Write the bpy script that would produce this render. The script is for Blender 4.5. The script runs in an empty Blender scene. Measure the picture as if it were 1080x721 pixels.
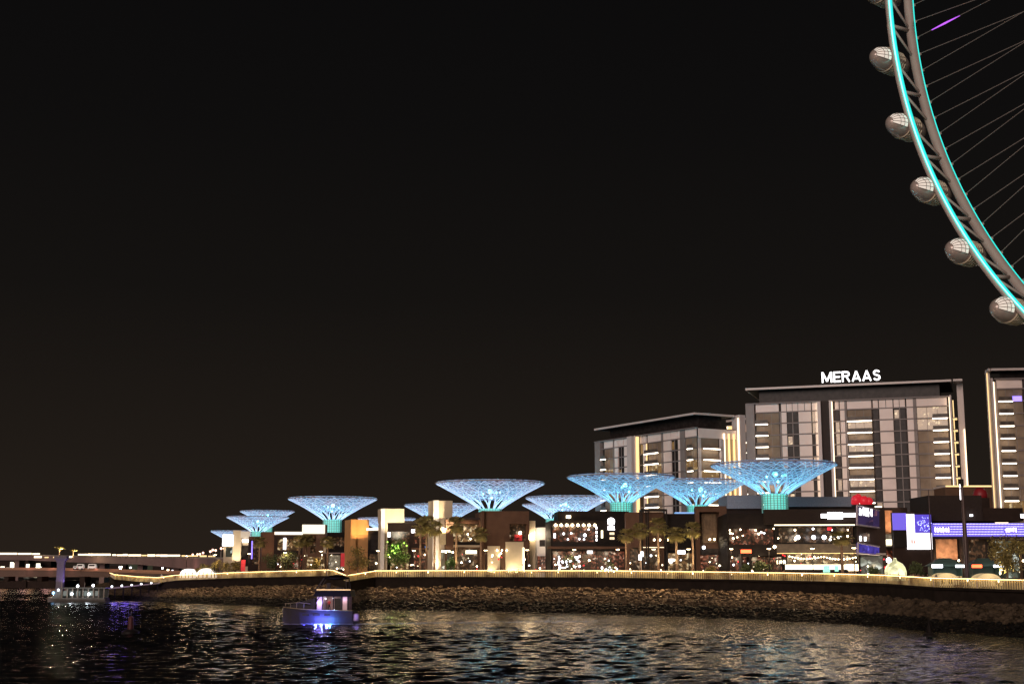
import bpy, math, random
import numpy as np
from mathutils import Vector, Matrix
S = bpy.context.scene
COL = S.collection
R = math.radians
# ------------------------------------------------------------------ camera, world, light, exposure
F, CX, CY, H = 1400.0, 540.0, 360.5, 9.0
PITCH = math.atan((596.0 - CY) / F)
SP, CP = math.sin(PITCH), math.cos(PITCH)
cam = bpy.data.cameras.new('camera'); camo = bpy.data.objects.new('camera', cam); COL.objects.link(camo)
cam.sensor_width = 36.0; cam.lens = 36.0 * F / 1080.0
cam.clip_start = 0.5; cam.clip_end = 20000
camo.location = (0, 0, H); camo.rotation_euler = (math.pi / 2 + PITCH, 0, 0)
S.camera = camo

W = bpy.data.worlds.new('World'); S.world = W; W.use_nodes = True
nt = W.node_tree; nt.nodes.clear()
wo = nt.nodes.new('ShaderNodeOutputWorld'); bg = nt.nodes.new('ShaderNodeBackground')
tc = nt.nodes.new('ShaderNodeTexCoord'); sx = nt.nodes.new('ShaderNodeSeparateXYZ'); rp = nt.nodes.new('ShaderNodeValToRGB')
nt.links.new(tc.outputs['Generated'], sx.inputs[0]); nt.links.new(sx.outputs['Z'], rp.inputs[0])
cr = rp.color_ramp
cr.elements[0].position = 0.0; cr.elements[0].color = (0.0235, 0.0165, 0.0118, 1)
cr.elements[1].position = 0.45; cr.elements[1].color = (0.0040, 0.0038, 0.0040, 1)
for ps, c in ((0.07, (0.0175, 0.0130, 0.0098, 1)), (0.2, (0.0085, 0.0072, 0.0063, 1)), (0.32, (0.0055, 0.0050, 0.0049, 1))):
    e = cr.elements.new(ps); e.color = c
nt.links.new(rp.outputs[0], bg.inputs[0]); bg.inputs[1].default_value = 0.84
nt.links.new(bg.outputs[0], wo.inputs[0])

# broad glow of the lit skyline behind the camera
sl = bpy.data.lights.new('skyline_glow', 'SUN'); slo = bpy.data.objects.new('skyline_glow', sl); COL.objects.link(slo)
sl.energy = 1.6; sl.angle = R(25); sl.color = (1.0, 0.79, 0.70)
slo.rotation_euler = (R(78), 0, R(-24))

S.view_settings.view_transform = 'Standard'; S.view_settings.look = 'None'
S.view_settings.exposure = 0.0; S.view_settings.gamma = 1.0
S.view_settings.use_curve_mapping = False
cy = S.cycles
cy.use_denoising = True
cy.max_bounces = 5; cy.diffuse_bounces = 2; cy.glossy_bounces = 3; cy.transmission_bounces = 3; cy.transparent_max_bounces = 16
cy.sample_clamp_indirect = 4.0; cy.caustics_reflective = False; cy.caustics_refractive = False
try: cy.use_light_tree = True
except Exception: pass

# ------------------------------------------------------------------ picture -> world helpers
def Xp(px, D, z=6.5): return (px - CX) * (D * CP + (z - H) * SP) / F
def Zp(py, D):
    t = (CY - py) / F
    return H + D * (t * CP + SP) / (CP - t * SP)
def Pt(px, py, D):
    z = Zp(py, D); return Vector((Xp(px, D, z), D, z))
rnd = random.Random(7)

# ------------------------------------------------------------------ materials
MATS = {}
def mat(name, col=(.5, .5, .5), rough=.6, metal=0., var=.15, scale=3., bump=0., emit=None, es=0., spec=None):
    if name in MATS: return MATS[name]
    m = bpy.data.materials.new(name); m.use_nodes = True; t = m.node_tree
    b = t.nodes['Principled BSDF']
    b.inputs['Roughness'].default_value = rough; b.inputs['Metallic'].default_value = metal
    if spec is not None: b.inputs['Specular IOR Level'].default_value = spec
    if var > 0:
        n = t.nodes.new('ShaderNodeTexNoise'); n.inputs['Scale'].default_value = scale; n.inputs['Detail'].default_value = 4
        g = t.nodes.new('ShaderNodeTexCoord'); t.links.new(g.outputs['Object'], n.inputs['Vector'])
        r = t.nodes.new('ShaderNodeValToRGB')
        r.color_ramp.elements[0].position = .3; r.color_ramp.elements[1].position = .7
        r.color_ramp.elements[0].color = tuple(c * (1 - var) for c in col) + (1,)
        r.color_ramp.elements[1].color = tuple(min(1, c * (1 + var)) for c in col) + (1,)
        t.links.new(n.outputs['Fac'], r.inputs[0]); t.links.new(r.outputs[0], b.inputs['Base Color'])
        if bump > 0:
            bp = t.nodes.new('ShaderNodeBump'); bp.inputs['Strength'].default_value = bump; bp.inputs['Distance'].default_value = .1
            t.links.new(n.outputs['Fac'], bp.inputs['Height']); t.links.new(bp.outputs[0], b.inputs['Normal'])
    else: b.inputs['Base Color'].default_value = tuple(col) + (1,)
    if emit is not None:
        b.inputs['Emission Color'].default_value = tuple(emit) + (1,); b.inputs['Emission Strength'].default_value = es
    MATS[name] = m; return m
def emat(name, col, s):
    return mat(name, col, .5, 0, 0, emit=col, es=s)

M_con = mat('concrete', (.30, .26, .22), .85, scale=.6, bump=.2)
M_pave = mat('paving', (.22, .18, .15), .75, scale=.4)
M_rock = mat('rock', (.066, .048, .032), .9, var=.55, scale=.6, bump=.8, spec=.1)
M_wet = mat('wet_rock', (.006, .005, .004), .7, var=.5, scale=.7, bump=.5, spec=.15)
M_dark = mat('dark_metal', (.016, .013, .012), .5, spec=.15)
M_steel = mat('painted_steel', (.44, .37, .33), .55, var=.08, scale=.3, spec=.2)
M_pale = mat('pale_cladding', (.86, .72, .66), .6, var=.05, scale=.3)
M_grey = mat('grey_cladding', (.24, .20, .185), .6, var=.1, scale=.3)
M_band = mat('floor_band', (.22, .18, .17), .6, var=.1)
M_recess = mat('dark_cladding', (.045, .035, .032), .6, var=.2, spec=.1)
M_roofed = mat('roof_edge', (.62, .53, .50), .5, var=.05)
M_glass = mat('dark_glass', (.030, .025, .024), .25, var=.4, scale=.8, spec=.06)
M_warmwin = mat('warm_tint_window', (.27, .205, .15), .6, var=.2, scale=.35, spec=.05)  # brown base put in so balcony windows pick up the warm bay light
M_bglass = mat('balcony_glass', (.12, .10, .085), .3, var=.3, scale=.8, spec=.08)
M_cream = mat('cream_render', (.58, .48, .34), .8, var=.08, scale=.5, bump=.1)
M_white = mat('white_render', (.8, .76, .70), .8, var=.05, scale=.5)
M_brown = mat('brown_cladding', (.115, .064, .042), .7, var=.15, scale=.5, bump=.1, spec=.1)
M_dbrown = mat('dark_brown_cladding', (.030, .019, .015), .7, var=.2, scale=.5, spec=.1)
M_blackc = mat('black_cladding', (.012, .009, .008), .6, var=.25, scale=.6, spec=.1)
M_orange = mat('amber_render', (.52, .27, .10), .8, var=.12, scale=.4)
M_wood = mat('timber_slats', (.72, .47, .22), .6, var=.75, scale=.35)
M_brick = mat('orange_brick', (.36, .17, .085), .8, var=.35, scale=1.3, bump=.2)
M_bark = mat('palm_bark', (.16, .10, .065), .9, var=.35, scale=4, bump=.5)
M_frond = mat('palm_leaf', (.24, .20, .07), .6, var=.5, scale=1.5)
M_leaf = mat('tree_leaf', (.08, .10, .035), .6, var=.5, scale=.9)
M_leafo = mat('olive_leaf', (.22, .17, .05), .6, var=.5, scale=.9)
M_leafg = mat('bright_leaf', (.07, .14, .025), .6, var=.6, scale=.7)
M_red = mat('red_fabric', (.5, .02, .03), .6, var=.1)
M_hull = mat('yacht_gelcoat', (.05, .043, .052), .65, var=.04, spec=.1)
M_hdark = mat('dark_canvas', (.008, .007, .010), .6, var=.1, spec=.1)
M_skin = mat('skin', (.35, .2, .13), .6, var=0)
L_warm = emat('warm_lamp', (1.0, .78, .48), 14)
L_led = emat('warm_white_led', (1.0, .80, .55), 2.0)
L_ledy = emat('amber_led', (1.0, .70, .32), 1.1)
L_rail = emat('handrail_led', (1.0, .64, .26), 11.0)
L_balc = emat('balcony_led', (1.0, .86, .68), 6.5)
L_white = emat('white_sign_light', (1.0, .96, 1.0), 3.0)
L_globe = emat('globe_light', (.9, .93, 1.0), 6)
L_purple = emat('violet_light', (.28, .2, 1.0), 2.0)
L_cyan = emat('cyan_led', (.02, .66, .60), 1.25)
L_cyanw = emat('cyan_white_led', (.40, 1.0, .95), 1.6)
L_red = emat('red_light', (1.0, .03, .05), .9)
L_redo = emat('orange_neon', (1.0, .12, .04), 4)
L_counter = emat('bright_counter', (1.0, .86, .60), 2.6)
L_mag = emat('magenta_led', (.55, .12, 1.0), 1.0)

def lit_mat(name, base, hi, s, scale=2.0, thr=.55, low=.02):
    """lit room seen through glazing: shelves, lamps and people as bright and dark cells"""
    if name in MATS: return MATS[name]
    m = bpy.data.materials.new(name); m.use_nodes = True; t = m.node_tree
    b = t.nodes['Principled BSDF']; b.inputs['Base Color'].default_value = (.03, .025, .02, 1); b.inputs['Roughness'].default_value = .2
    g = t.nodes.new('ShaderNodeTexCoord'); v = t.nodes.new('ShaderNodeTexVoronoi'); v.inputs['Scale'].default_value = scale
    n = t.nodes.new('ShaderNodeTexNoise'); n.inputs['Scale'].default_value = scale * .35; n.inputs['Detail'].default_value = 3
    t.links.new(g.outputs['Object'], v.inputs['Vector']); t.links.new(g.outputs['Object'], n.inputs['Vector'])
    sp = t.nodes.new('ShaderNodeSeparateColor'); t.links.new(v.outputs['Color'], sp.inputs[0])
    mu = t.nodes.new('ShaderNodeMath'); mu.operation = 'MULTIPLY'; t.links.new(sp.outputs[0], mu.inputs[0]); t.links.new(n.outputs['Fac'], mu.inputs[1])
    r = t.nodes.new('ShaderNodeValToRGB'); t.links.new(mu.outputs[0], r.inputs[0])
    r.color_ramp.elements[0].position = thr * .45; r.color_ramp.elements[0].color = tuple(c * low for c in base) + (1,)
    r.color_ramp.elements[1].position = thr; r.color_ramp.elements[1].color = tuple(hi) + (1,)
    e = r.color_ramp.elements.new(thr * .8); e.color = tuple(c * .35 for c in base) + (1,)
    t.links.new(r.outputs[0], b.inputs['Emission Color']); b.inputs['Emission Strength'].default_value = s
    MATS[name] = m; return m
I_warm = lit_mat('lit_room', (1, .50, .18), (1, .80, .48), .75, 1.9, .52, .06)
I_dim = lit_mat('dim_room', (.9, .4, .18), (1, .75, .5), .35, 2.2, .6, .03)
I_bar = lit_mat('restaurant_room', (.9, .25, .13), (1, .80, .6), .8, 2.4, .62, .02)
I_white = lit_mat('shop_room', (1, .8, .55), (1, .95, .85), 1.1, 1.6, .5, .12)
I_win = lit_mat('lit_hotel_room', (1, .56, .20), (1, .76, .40), .7, 1.6, .55, .25)
I_green = lit_mat('green_shop', (.5, .6, .45), (.9, 1, .9), .7, .8, .42, .06)
I_purple = lit_mat('violet_screen', (.10, .07, .55), (.20, .16, .9), .75, 1.2, .5, .8)

# ------------------------------------------------------------------ mesh builder
class MB:
    def __init__(s): s.v = []; s.f = []
    def add(s, v, f):
        o = len(s.v); s.v.extend([tuple(p) for p in v]); s.f.extend([tuple(i + o for i in q) for q in f]); return s
    def box(s, x0, x1, y0, y1, z0, z1):
        v = [(x0, y0, z0), (x1, y0, z0), (x1, y1, z0), (x0, y1, z0), (x0, y0, z1), (x1, y0, z1), (x1, y1, z1), (x0, y1, z1)]
        return s.add(v, [(0, 3, 2, 1), (4, 5, 6, 7), (0, 1, 5, 4), (1, 2, 6, 5), (2, 3, 7, 6), (3, 0, 4, 7)])
    def hexa(s, a, b):  # two quads (bottom, top)
        return s.add(list(a) + list(b), [(0, 3, 2, 1), (4, 5, 6, 7), (0, 1, 5, 4), (1, 2, 6, 5), (2, 3, 7, 6), (3, 0, 4, 7)])
    def tube(s, pts, r, n=6, closed=False):
        pts = [Vector(p) for p in pts]; N = len(pts); rr = r if hasattr(r, '__len__') else [r] * N
        vs = []; up = Vector((0, 0, 1))
        for i, p in enumerate(pts):
            if closed: d = pts[(i + 1) % N] - pts[i - 1]
            else: d = pts[min(i + 1, N - 1)] - pts[max(i - 1, 0)]
            d.normalize(); a = d.cross(up)
            if a.length < .05: a = d.cross(Vector((1, 0, 0)))
            a.normalize(); b = d.cross(a)
            for k in range(n):
                t = 2 * math.pi * k / n; vs.append(p + (a * math.cos(t) + b * math.sin(t)) * rr[i])
        fs = []
        for i in range(N if closed else N - 1):
            j = (i + 1) % N
            for k in range(n):
                l = (k + 1) % n; fs.append((i * n + k, i * n + l, j * n + l, j * n + k))
        if not closed: fs.append(tuple(range(n - 1, -1, -1))); fs.append(tuple((N - 1) * n + k for k in range(n)))
        return s.add(vs, fs)
    def lathe(s, prof, n=24, c=(0, 0, 0), cap=True):
        vs = []; m = len(prof)
        for (r, z) in prof:
            for k in range(n):
                t = 2 * math.pi * k / n; vs.append((c[0] + r * math.cos(t), c[1] + r * math.sin(t), c[2] + z))
        fs = []
        for i in range(m - 1):
            for k in range(n):
                l = (k + 1) % n; fs.append((i * n + k, i * n + l, (i + 1) * n + l, (i + 1) * n + k))
        if cap: fs.append(tuple(range(n - 1, -1, -1))); fs.append(tuple((m - 1) * n + k for k in range(n)))
        return s.add(vs, fs)
    def ball(s, c, r, n=10, sz=1.):
        return s.lathe([(max(1e-3, r * math.sin(math.pi * i / 6)), -r * sz * math.cos(math.pi * i / 6)) for i in range(7)], n, c)
    def prism(s, poly, z0, z1):
        n = len(poly); v = [(x, y, z0) for x, y in poly] + [(x, y, z1) for x, y in poly]
        f = [tuple(range(n - 1, -1, -1)), tuple(range(n, 2 * n))] + [(i, (i + 1) % n, n + (i + 1) % n, n + i) for i in range(n)]
        return s.add(v, f)
    def mesh(s, name, m, smooth=False):
        me = bpy.data.meshes.new(name); me.from_pydata(s.v, [], s.f); me.materials.append(m)
        if smooth: me.polygons.foreach_set('use_smooth', [True] * len(me.polygons))
        me.update(); return me
    def build(s, name, m, parent=None, smooth=False, loc=None):
        o = bpy.data.objects.new(name, s.mesh(name, m, smooth)); COL.objects.link(o)
        if parent: o.parent = parent
        if loc is not None: o.location = loc
        return o

def link(name, me, parent=None, loc=(0, 0, 0)):
    o = bpy.data.objects.new(name, me); COL.objects.link(o); o.parent = parent; o.location = loc; return o
def tag(o, label, cat, group=None, kind=None):
    if label: o['label'] = label
    if cat: o['category'] = cat
    if group: o['group'] = group
    if kind: o['kind'] = kind
    return o
def thing(name, label, cat, loc=(0, 0, 0), rz=0., group=None):
    o = bpy.data.objects.new(name, None); COL.objects.link(o); o.location = loc; o.rotation_euler = (0, 0, rz)
    o.empty_display_size = .5
    return tag(o, label, cat, group)
def struct(o): o['kind'] = 'structure'; return o
def children_of(o): return [c for c in COL.objects if c.parent is o]
def dup(root, label=None, loc=None, rz=None, sc=None):
    kids = KIDS.setdefault(root.name, None)
    if kids is None: kids = KIDS[root.name] = [(c, children_of(c)) for c in children_of(root)]
    r = root.copy(); COL.objects.link(r)
    for c, g in kids:
        k = c.copy(); COL.objects.link(k); k.parent = r
        for d in g:
            q = d.copy(); COL.objects.link(q); q.parent = k
    if label: r['label'] = label
    if loc is not None: r.location = loc
    if rz is not None: r.rotation_euler = (0, 0, rz)
    if sc is not None: r.scale = (sc,) * 3 if not hasattr(sc, '__len__') else sc
    return r
KIDS = {}
def lamp(name, parent, loc, power, col=(1, .78, .5), r=.3, kind='POINT', target=None, ang=60, blend=.6):
    l = bpy.data.lights.new(name, kind); l.energy = power; l.color = col; l.shadow_soft_size = r
    if kind == 'SPOT': l.spot_size = R(ang); l.spot_blend = blend
    o = bpy.data.objects.new(name, l); COL.objects.link(o); o.parent = parent; o.location = loc
    if target is not None:
        d = Vector(target) - Vector(loc); o.rotation_euler = d.to_track_quat('-Z', 'Y').to_euler()
    return o

# ------------------------------------------------------------------ shoreline, ground, water
#  px, y of the rail foot, depth of rail, depth of waterline
SH = [(146, 613, 362, 346), (168, 614, 352, 338), (186, 611.6, 346, 331), (250, 609, 330, 313), (345, 606.8, 302, 286), (353, 607.5, 300, 283),
      (366, 613, 282, 281), (396, 608, 290, 279), (500, 607.8, 284, 271), (640, 608.5, 268, 254), (770, 610.5, 250, 234),
      (870, 612.6, 232, 217), (935, 615.0, 215, 202), (985, 618.6, 200, 188), (1080, 621.5, 186, 172)]
rail = []; wat = []
for px, yb, dr, dw in SH:
    z = Zp(yb, dr); rail.append(Vector((Xp(px, dr, z), dr, z))); 
    wat.append(Vector((Xp(px, dw, 0), dw, 0)))
wat[6] = Vector((Xp(372, 276, 0), 276, 0))
rail += [Vector((112, 160, 5.6)), Vector((190, 140, 5.6)), Vector((420, 120, 5.6))]
wat += [Vector((106, 146, 0)), Vector((185, 126, 0)), Vector((420, 106, 0))]
rail = [Vector((-140, 470, 5.2)), Vector((-112, 380, 5.2))] + rail
wat = [Vector((-155, 468, 0)), Vector((-118, 366, 0))] + wat

def resample(pl, ts):
    out = []
    for t in ts:
        i = min(int(t), len(pl) - 2); out.append(pl[i].lerp(pl[i + 1], t - i))
    return out
# promenade / island ground: strip behind the rail, then the plateau
GZ = 6.3
mb = MB(); back = [Vector((p.x * 1.0 + (0), p.y + 14, GZ)) for p in rail]
back[0] = Vector((-110, 480, GZ)); back[1] = Vector((-98, 392, GZ))
n = len(rail)
top = [(p.x, p.y, p.z) for p in rail]; bk = [(p.x, p.y, p.z) for p in back]
far = [(p.x, max(p.y + 40, 520), GZ) for p in back]; far2 = [(p.x * 2.2, 900, GZ) for p in back]
lowf = [(p.x + (w.x - p.x) * .06, p.y + (w.y - p.y) * .06, p.z - 2.2) for p, w in zip(rail, wat)]
mb.add(top + bk + far + far2, [(r * n + i, r * n + i + 1, (r + 1) * n + i + 1, (r + 1) * n + i) for r in range(3) for i in range(n - 1)])
struct(mb.build('ground', M_pave))
# seawall with coping
mb = MB()
cop = [(p.x + (w.x - p.x) * .05, p.y + (w.y - p.y) * .05, p.z) for p, w in zip(rail, wat)]
cop2 = [(p.x + (w.x - p.x) * .05, p.y + (w.y - p.y) * .05, p.z - .35) for p, w in zip(rail, wat)]
ins = [(p.x, p.y, p.z - .35) for p in rail]; foot = [(p.x, p.y, -1) for p in rail]
topu = [(x, y, z + .004) for x, y, z in top]; copu = [(x, y, z + .004) for x, y, z in cop]
mb.add(topu + copu + cop2 + ins + foot, [(r * n + i, r * n + i + 1, (r + 1) * n + i + 1, (r + 1) * n + i) for r in range(4) for i in range(n - 1)])
tag(mb.build('seawall', mat('seawall_concrete', (.018, .013, .010), .9, var=.3, scale=.8, spec=.1)), 'dark concrete seawall with a coping carrying the lit promenade railing', 'seawall')  # wall shade is put into the dark base colour
# slope bed + boulders
rs = np.random.RandomState(3)
def bed(i, t, s):  # s 0 foot of wall .. 1 waterline+ ; returns point
    a = rail[i].lerp(rail[i + 1], t); b = wat[i].lerp(wat[i + 1], t)
    zt = a.z - 2.1
    zz = zt * (1 - s) ** 1.0 if s < 1 else -(s - 1) * zt
    return Vector((a.x + (b.x - a.x) * (.05 + .95 * s), a.y + (b.y - a.y) * (.05 + .95 * s), zz))
mb = MB(); rows = [0, .25, .5, .75, 1, 1.3]; cols = []
for i in range(n - 1):
    for t in (0, .5): cols.append((i, t))
cols.append((n - 2, 1.0))
vv = [tuple(bed(i, t, s) + Vector((0, 0, -.25))) for s in rows for i, t in cols]; m_ = len(cols)
mb.add(vv, [(r * m_ + i, r * m_ + i + 1, (r + 1) * m_ + i + 1, (r + 1) * m_ + i) for r in range(len(rows) - 1) for i in range(m_ - 1)])
struct(mb.build('embankment', M_rock))
# rock base shape
import bmesh
bm = bmesh.new(); bmesh.ops.create_icosphere(bm, subdivisions=1, radius=1.0)
RV = np.array([v.co[:] for v in bm.verts]); RF = np.array([[v.index for v in f.verts] for f in bm.faces]); bm.free()
def rocks(name, srange, size, dens, m, seed, label, imin=0):
    r_ = np.random.RandomState(seed); V = []; Fc = []; o = 0
    for i in range(imin, n - 1):
        L = (rail[i + 1] - rail[i]).length; wid = ((rail[i] - wat[i]).length)
        if rail[i].x > 130: continue
        k = int(L * wid * (srange[1] - srange[0]) * dens)
        for _ in range(k):
            t = r_.rand(); s = srange[0] + (srange[1] - srange[0]) * r_.rand()
            p = bed(i, t, s); sz = size * (0.55 + .75 * r_.rand())
            sc = np.array([1 + .5 * r_.rand(), .8 + .4 * r_.rand(), .55 + .3 * r_.rand()]) * sz
            q = RV * (1 + .28 * (r_.rand(len(RV), 1) - .5)) * sc
            a = r_.rand() * 6.28; b = (r_.rand() - .5) * .9
            ca, sa, cb, sb = math.cos(a), math.sin(a), math.cos(b), math.sin(b)
            Rm = np.array([[ca, -sa, 0], [sa, ca, 0], [0, 0, 1]]) @ np.array([[1, 0, 0], [0, cb, -sb], [0, sb, cb]])
            V.append(q @ Rm.T + np.array([p.x, p.y, p.z])); Fc.append(RF + o); o += len(RV)
    V = np.concatenate(V); Fc = np.concatenate(Fc)
    me = bpy.data.meshes.new(name); me.from_pydata(V.tolist(), [], Fc.tolist()); me.materials.append(m); me.update()
    ob = link(name, me); return tag(ob, label, 'rocks', None, 'stuff')
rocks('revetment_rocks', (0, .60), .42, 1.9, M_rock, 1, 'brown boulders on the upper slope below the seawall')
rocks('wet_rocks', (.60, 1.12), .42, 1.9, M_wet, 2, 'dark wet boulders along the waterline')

# water
wm = bpy.data.materials.new('sea_water'); wm.use_nodes = True; t = wm.node_tree; b = t.nodes['Principled BSDF']
b.inputs['Base Color'].default_value = (.004, .005, .006, 1); b.inputs['Roughness'].default_value = .13; b.inputs['IOR'].default_value = 1.33
g = t.nodes.new('ShaderNodeTexCoord'); mp = t.nodes.new('ShaderNodeMapping'); mp.inputs['Scale'].default_value = (.55, 1.0, 1)
nz = t.nodes.new('ShaderNodeTexNoise'); nz.inputs['Scale'].default_value = 2.6; nz.inputs['Detail'].default_value = 5; nz.inputs['Roughness'].default_value = .55
bp = t.nodes.new('ShaderNodeBump'); bp.inputs['Strength'].default_value = .95; bp.inputs['Distance'].default_value = .2
t.links.new(g.outputs['Object'], mp.inputs[0]); t.links.new(mp.outputs[0], nz.inputs['Vector']); t.links.new(nz.outputs['Fac'], bp.inputs['Height']); t.links.new(bp.outputs[0], b.inputs['Normal'])
ys = np.concatenate([np.array([-400, -100, 0, 40, 70]), np.arange(82, 350, .45), np.arange(350.5, 720, 1.3), np.geomspace(730, 9000, 30)])
u = np.linspace(-1, 1, 420)
Yg, U = np.meshgrid(ys, u, indexing='ij'); wid = np.where(Yg < 82, 60 + np.abs(Yg - 82) * 2, .47 * Yg + 22) + np.maximum(0, Yg - 400) * 1.5
Xg = U * wid
Zg = np.zeros_like(Xg); r_ = np.random.RandomState(11)
_WA = .0050
for k in range(44):
    lam = .95 * (5.0 ** r_.rand()); th = r_.normal(math.pi / 2 + .25, .55); kx, ky = 2 * math.pi / lam * math.cos(th), 2 * math.pi / lam * math.sin(th)
    ph = r_.rand() * 6.28; sg = np.sin(kx * Xg + ky * Yg + ph + .7 * np.sin(.03 * Xg + .05 * Yg + k))
    Zg += np.where((Yg > 350) & (lam < 3.2), 0, _WA * (1 + .6 * (Yg > 350)) * lam) * (sg + .25 * np.cos(2 * (kx * Xg + ky * Yg + ph)))
amp = np.clip((Yg - 75) / 12, 0, 1) * np.clip((760 - Yg) / 60, 0, 1) * (0.75 + .35 * np.sin(.021 * Xg + .05 * Yg) * np.sin(.013 * Xg - .031 * Yg + 1))
Zg *= amp
nr, nc = Xg.shape; V = np.stack([Xg, Yg, Zg], -1).reshape(-1, 3)
idx = np.arange(nr * nc).reshape(nr, nc); Fq = np.stack([idx[:-1, :-1], idx[:-1, 1:], idx[1:, 1:], idx[1:, :-1]], -1).reshape(-1, 4)
me = bpy.data.meshes.new('water'); me.from_pydata(V.tolist(), [], Fq.tolist()); me.materials.append(wm)
me.polygons.foreach_set('use_smooth', [True] * len(me.polygons)); me.update()
struct(link('water', me))

# ------------------------------------------------------------------ observation wheel
def wheel():
    C0 = Vector((163.28, 184.93, 134.33)); phi = -.8595; RW = 122.2
    root = thing('observation_wheel', 'giant steel observation wheel with cyan light line and oval cabins, top right corner', 'ferris wheel', (C0.x, C0.y, GZ), 0)
    hz = C0.z - GZ
    a = Vector((math.cos(phi), math.sin(phi), 0)); ax = Vector((-math.sin(phi), math.cos(phi), 0)); up = Vector((0, 0, 1)); c = Vector((0, 0, hz))
    def P(th, r, o): return c + (a * math.cos(th) + up * math.sin(th)) * r + ax * o
    def ring(r, o, n=288): return [P(2 * math.pi * k / n, r, o) for k in range(n)]
    MB().tube(ring(RW + .35, -.2), .50, 8, True).build('near_chord', M_steel, root, True)
    MB().tube(ring(RW - 1, 6.1), 1.0, 12, True).build('far_chord', M_steel, root, True)
    # lit band along the inner side of the near chord
    for nm, r0, r1, o, m in (('light_line', RW - .75, RW - .12, -.15, L_cyan),):
        mb = MB(); N = 288
        q = [[P(2 * math.pi * k / N, rr, oo) for (rr, oo) in ((r0, o - .35), (r1, o - .35), (r1, o + .2), (r0, o + .2))] for k in range(N)]
        for k in range(N): mb.add(q[k] + q[(k + 1) % N], [(0, 1, 5, 4), (1, 2, 6, 5), (2, 3, 7, 6), (3, 0, 4, 7)])
        mb.build(nm, m, root)
    MB().tube(ring(RW - .42, -.62), .12, 5, True).build('light_core', L_cyanw, root)
    MB().tube(ring(RW - 2.1, 6.3), .11, 5, True).build('inner_light_line', L_cyan, root)
    # truss bays, cabins with mounts
    bm_ = MB(); T0 = 0
    N = 48; d = 2 * math.pi / N; far_sp = MB()
    bay = MB()
    for (t0, r0, o0, t1, r1, o1, rr) in ((.50, RW, 0, .50, RW - 1, 6, .42), (.5, RW, 0, .93, RW - 1, 6, .28), (0.07, RW, 0, .5, RW - 1, 6, .28)):
        bay.tube([P(t0 * d, r0, o0) - c, P(t1 * d, r1, o1) - c], rr, 7)
    bme = bay.mesh('truss_brace', M_steel, True)
    cap = MB(); n1 = 14; Ls = 6.6; rad = 2.65; prof = []
    gl = mat('cabin_glass', (.46, .38, .34), .2, metal=.1, var=.15, scale=.4)
    cc = a * 0.0
    vs = []; fs = []; K = 15; NN = 22
    for i in range(K + 1):
        s = -1 + 2 * i / K; s_ = math.sin(s * math.pi / 2)
        rr = rad * (max(0, 1 - abs(s_) ** 2.6)) ** .5
        for k in range(NN):
            t_ = 2 * math.pi * k / NN; vs.append(cc + ax * (3 + s_ * Ls) + (a * math.cos(t_) + up * math.sin(t_)) * rr)
    for i in range(K):
        for k in range(NN): l = (k + 1) % NN; fs.append((i * NN + k, i * NN + l, (i + 1) * NN + l, (i + 1) * NN + k))
    gme = MB().add(vs, fs).mesh('cabin', gl, True)
    band = MB()
    for o in (1.0, 1.8, 2.6, 3.4, 4.2, 5.0):
        band.tube([cc + ax * o + (a * math.cos(t_) + up * math.sin(t_)) * 2.66 for t_ in [2 * math.pi * k / 20 for k in range(20)]], .15, 5, True)
    for t_ in [2 * math.pi * k / 12 for k in range(12)]:
        band.tube([cc + ax * 1.0 + (a * math.cos(t_) + up * math.sin(t_)) * 2.7, cc + ax * 5.0 + (a * math.cos(t_ + .3) + up * math.sin(t_ + .3)) * 2.7], .10, 4)
    ribm = band.mesh('mounting_frame', mat('cream_steel', (.62, .54, .40), .5, var=.05), True)
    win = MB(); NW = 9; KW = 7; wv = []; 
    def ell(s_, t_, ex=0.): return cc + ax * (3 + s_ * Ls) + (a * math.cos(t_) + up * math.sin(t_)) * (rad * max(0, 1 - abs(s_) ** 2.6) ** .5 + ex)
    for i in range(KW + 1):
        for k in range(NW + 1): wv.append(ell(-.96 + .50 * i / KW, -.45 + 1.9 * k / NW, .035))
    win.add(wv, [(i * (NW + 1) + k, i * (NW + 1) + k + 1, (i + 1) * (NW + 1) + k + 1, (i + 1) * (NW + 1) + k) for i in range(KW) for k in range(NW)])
    refl_me = win.mesh('window', emat('cabin_window_light', (1, .92, .82), .42), True); win = MB()  # glowing patch: city reflection and cabin light painted on the near end
    for i in (0, 3, 5, 7): win.tube([ell(-.96 + .50 * i / KW, -.45 + 1.9 * k / 12, .06) for k in range(13)], .07, 4)
    for k in range(6): win.tube([ell(-.96 + .50 * i / KW, -.45 + 1.9 * k / 5, .06) for i in range(8)], .07, 4)
    winm = win.mesh('window_frame', mat('cabin_frame', (.30, .26, .24), .4))
    for k in range(N):
        th = k * d
        rot = Matrix.Rotation(-th, 4, ax)
        o = link('truss_brace', bme, root); o.matrix_local = Matrix.Translation(c) @ rot
        # keep cabins upright: translate only
        v = P(th, RW + 3.0, -.8) - c - cc + up * 1.2
        cb = link('cabin', gme, root, c + v)
        link('mounting_frame', ribm, cb); link('window', refl_me, cb); link('window_frame', winm, cb)
        for j, (tt, dt, of) in enumerate(((.12, -.03, -9), (.37, .02, 15), (.62, -.02, -9), (.87, .03, 15))):
            t_ = th + tt * d; ends = [P(t_, RW - 2.2, 6.4), P(t_ + dt * 6, 5.0, of)]
            if 20 <= k <= 31: MB().tube(ends, .085, 4).build('spoke_cable', M_cable, root)
            else: far_sp.tube(ends, .085, 4)
    fs_ = far_sp.build('far_spoke_cable', M_cable, root); fs_['kind'] = 'stuff'
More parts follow.
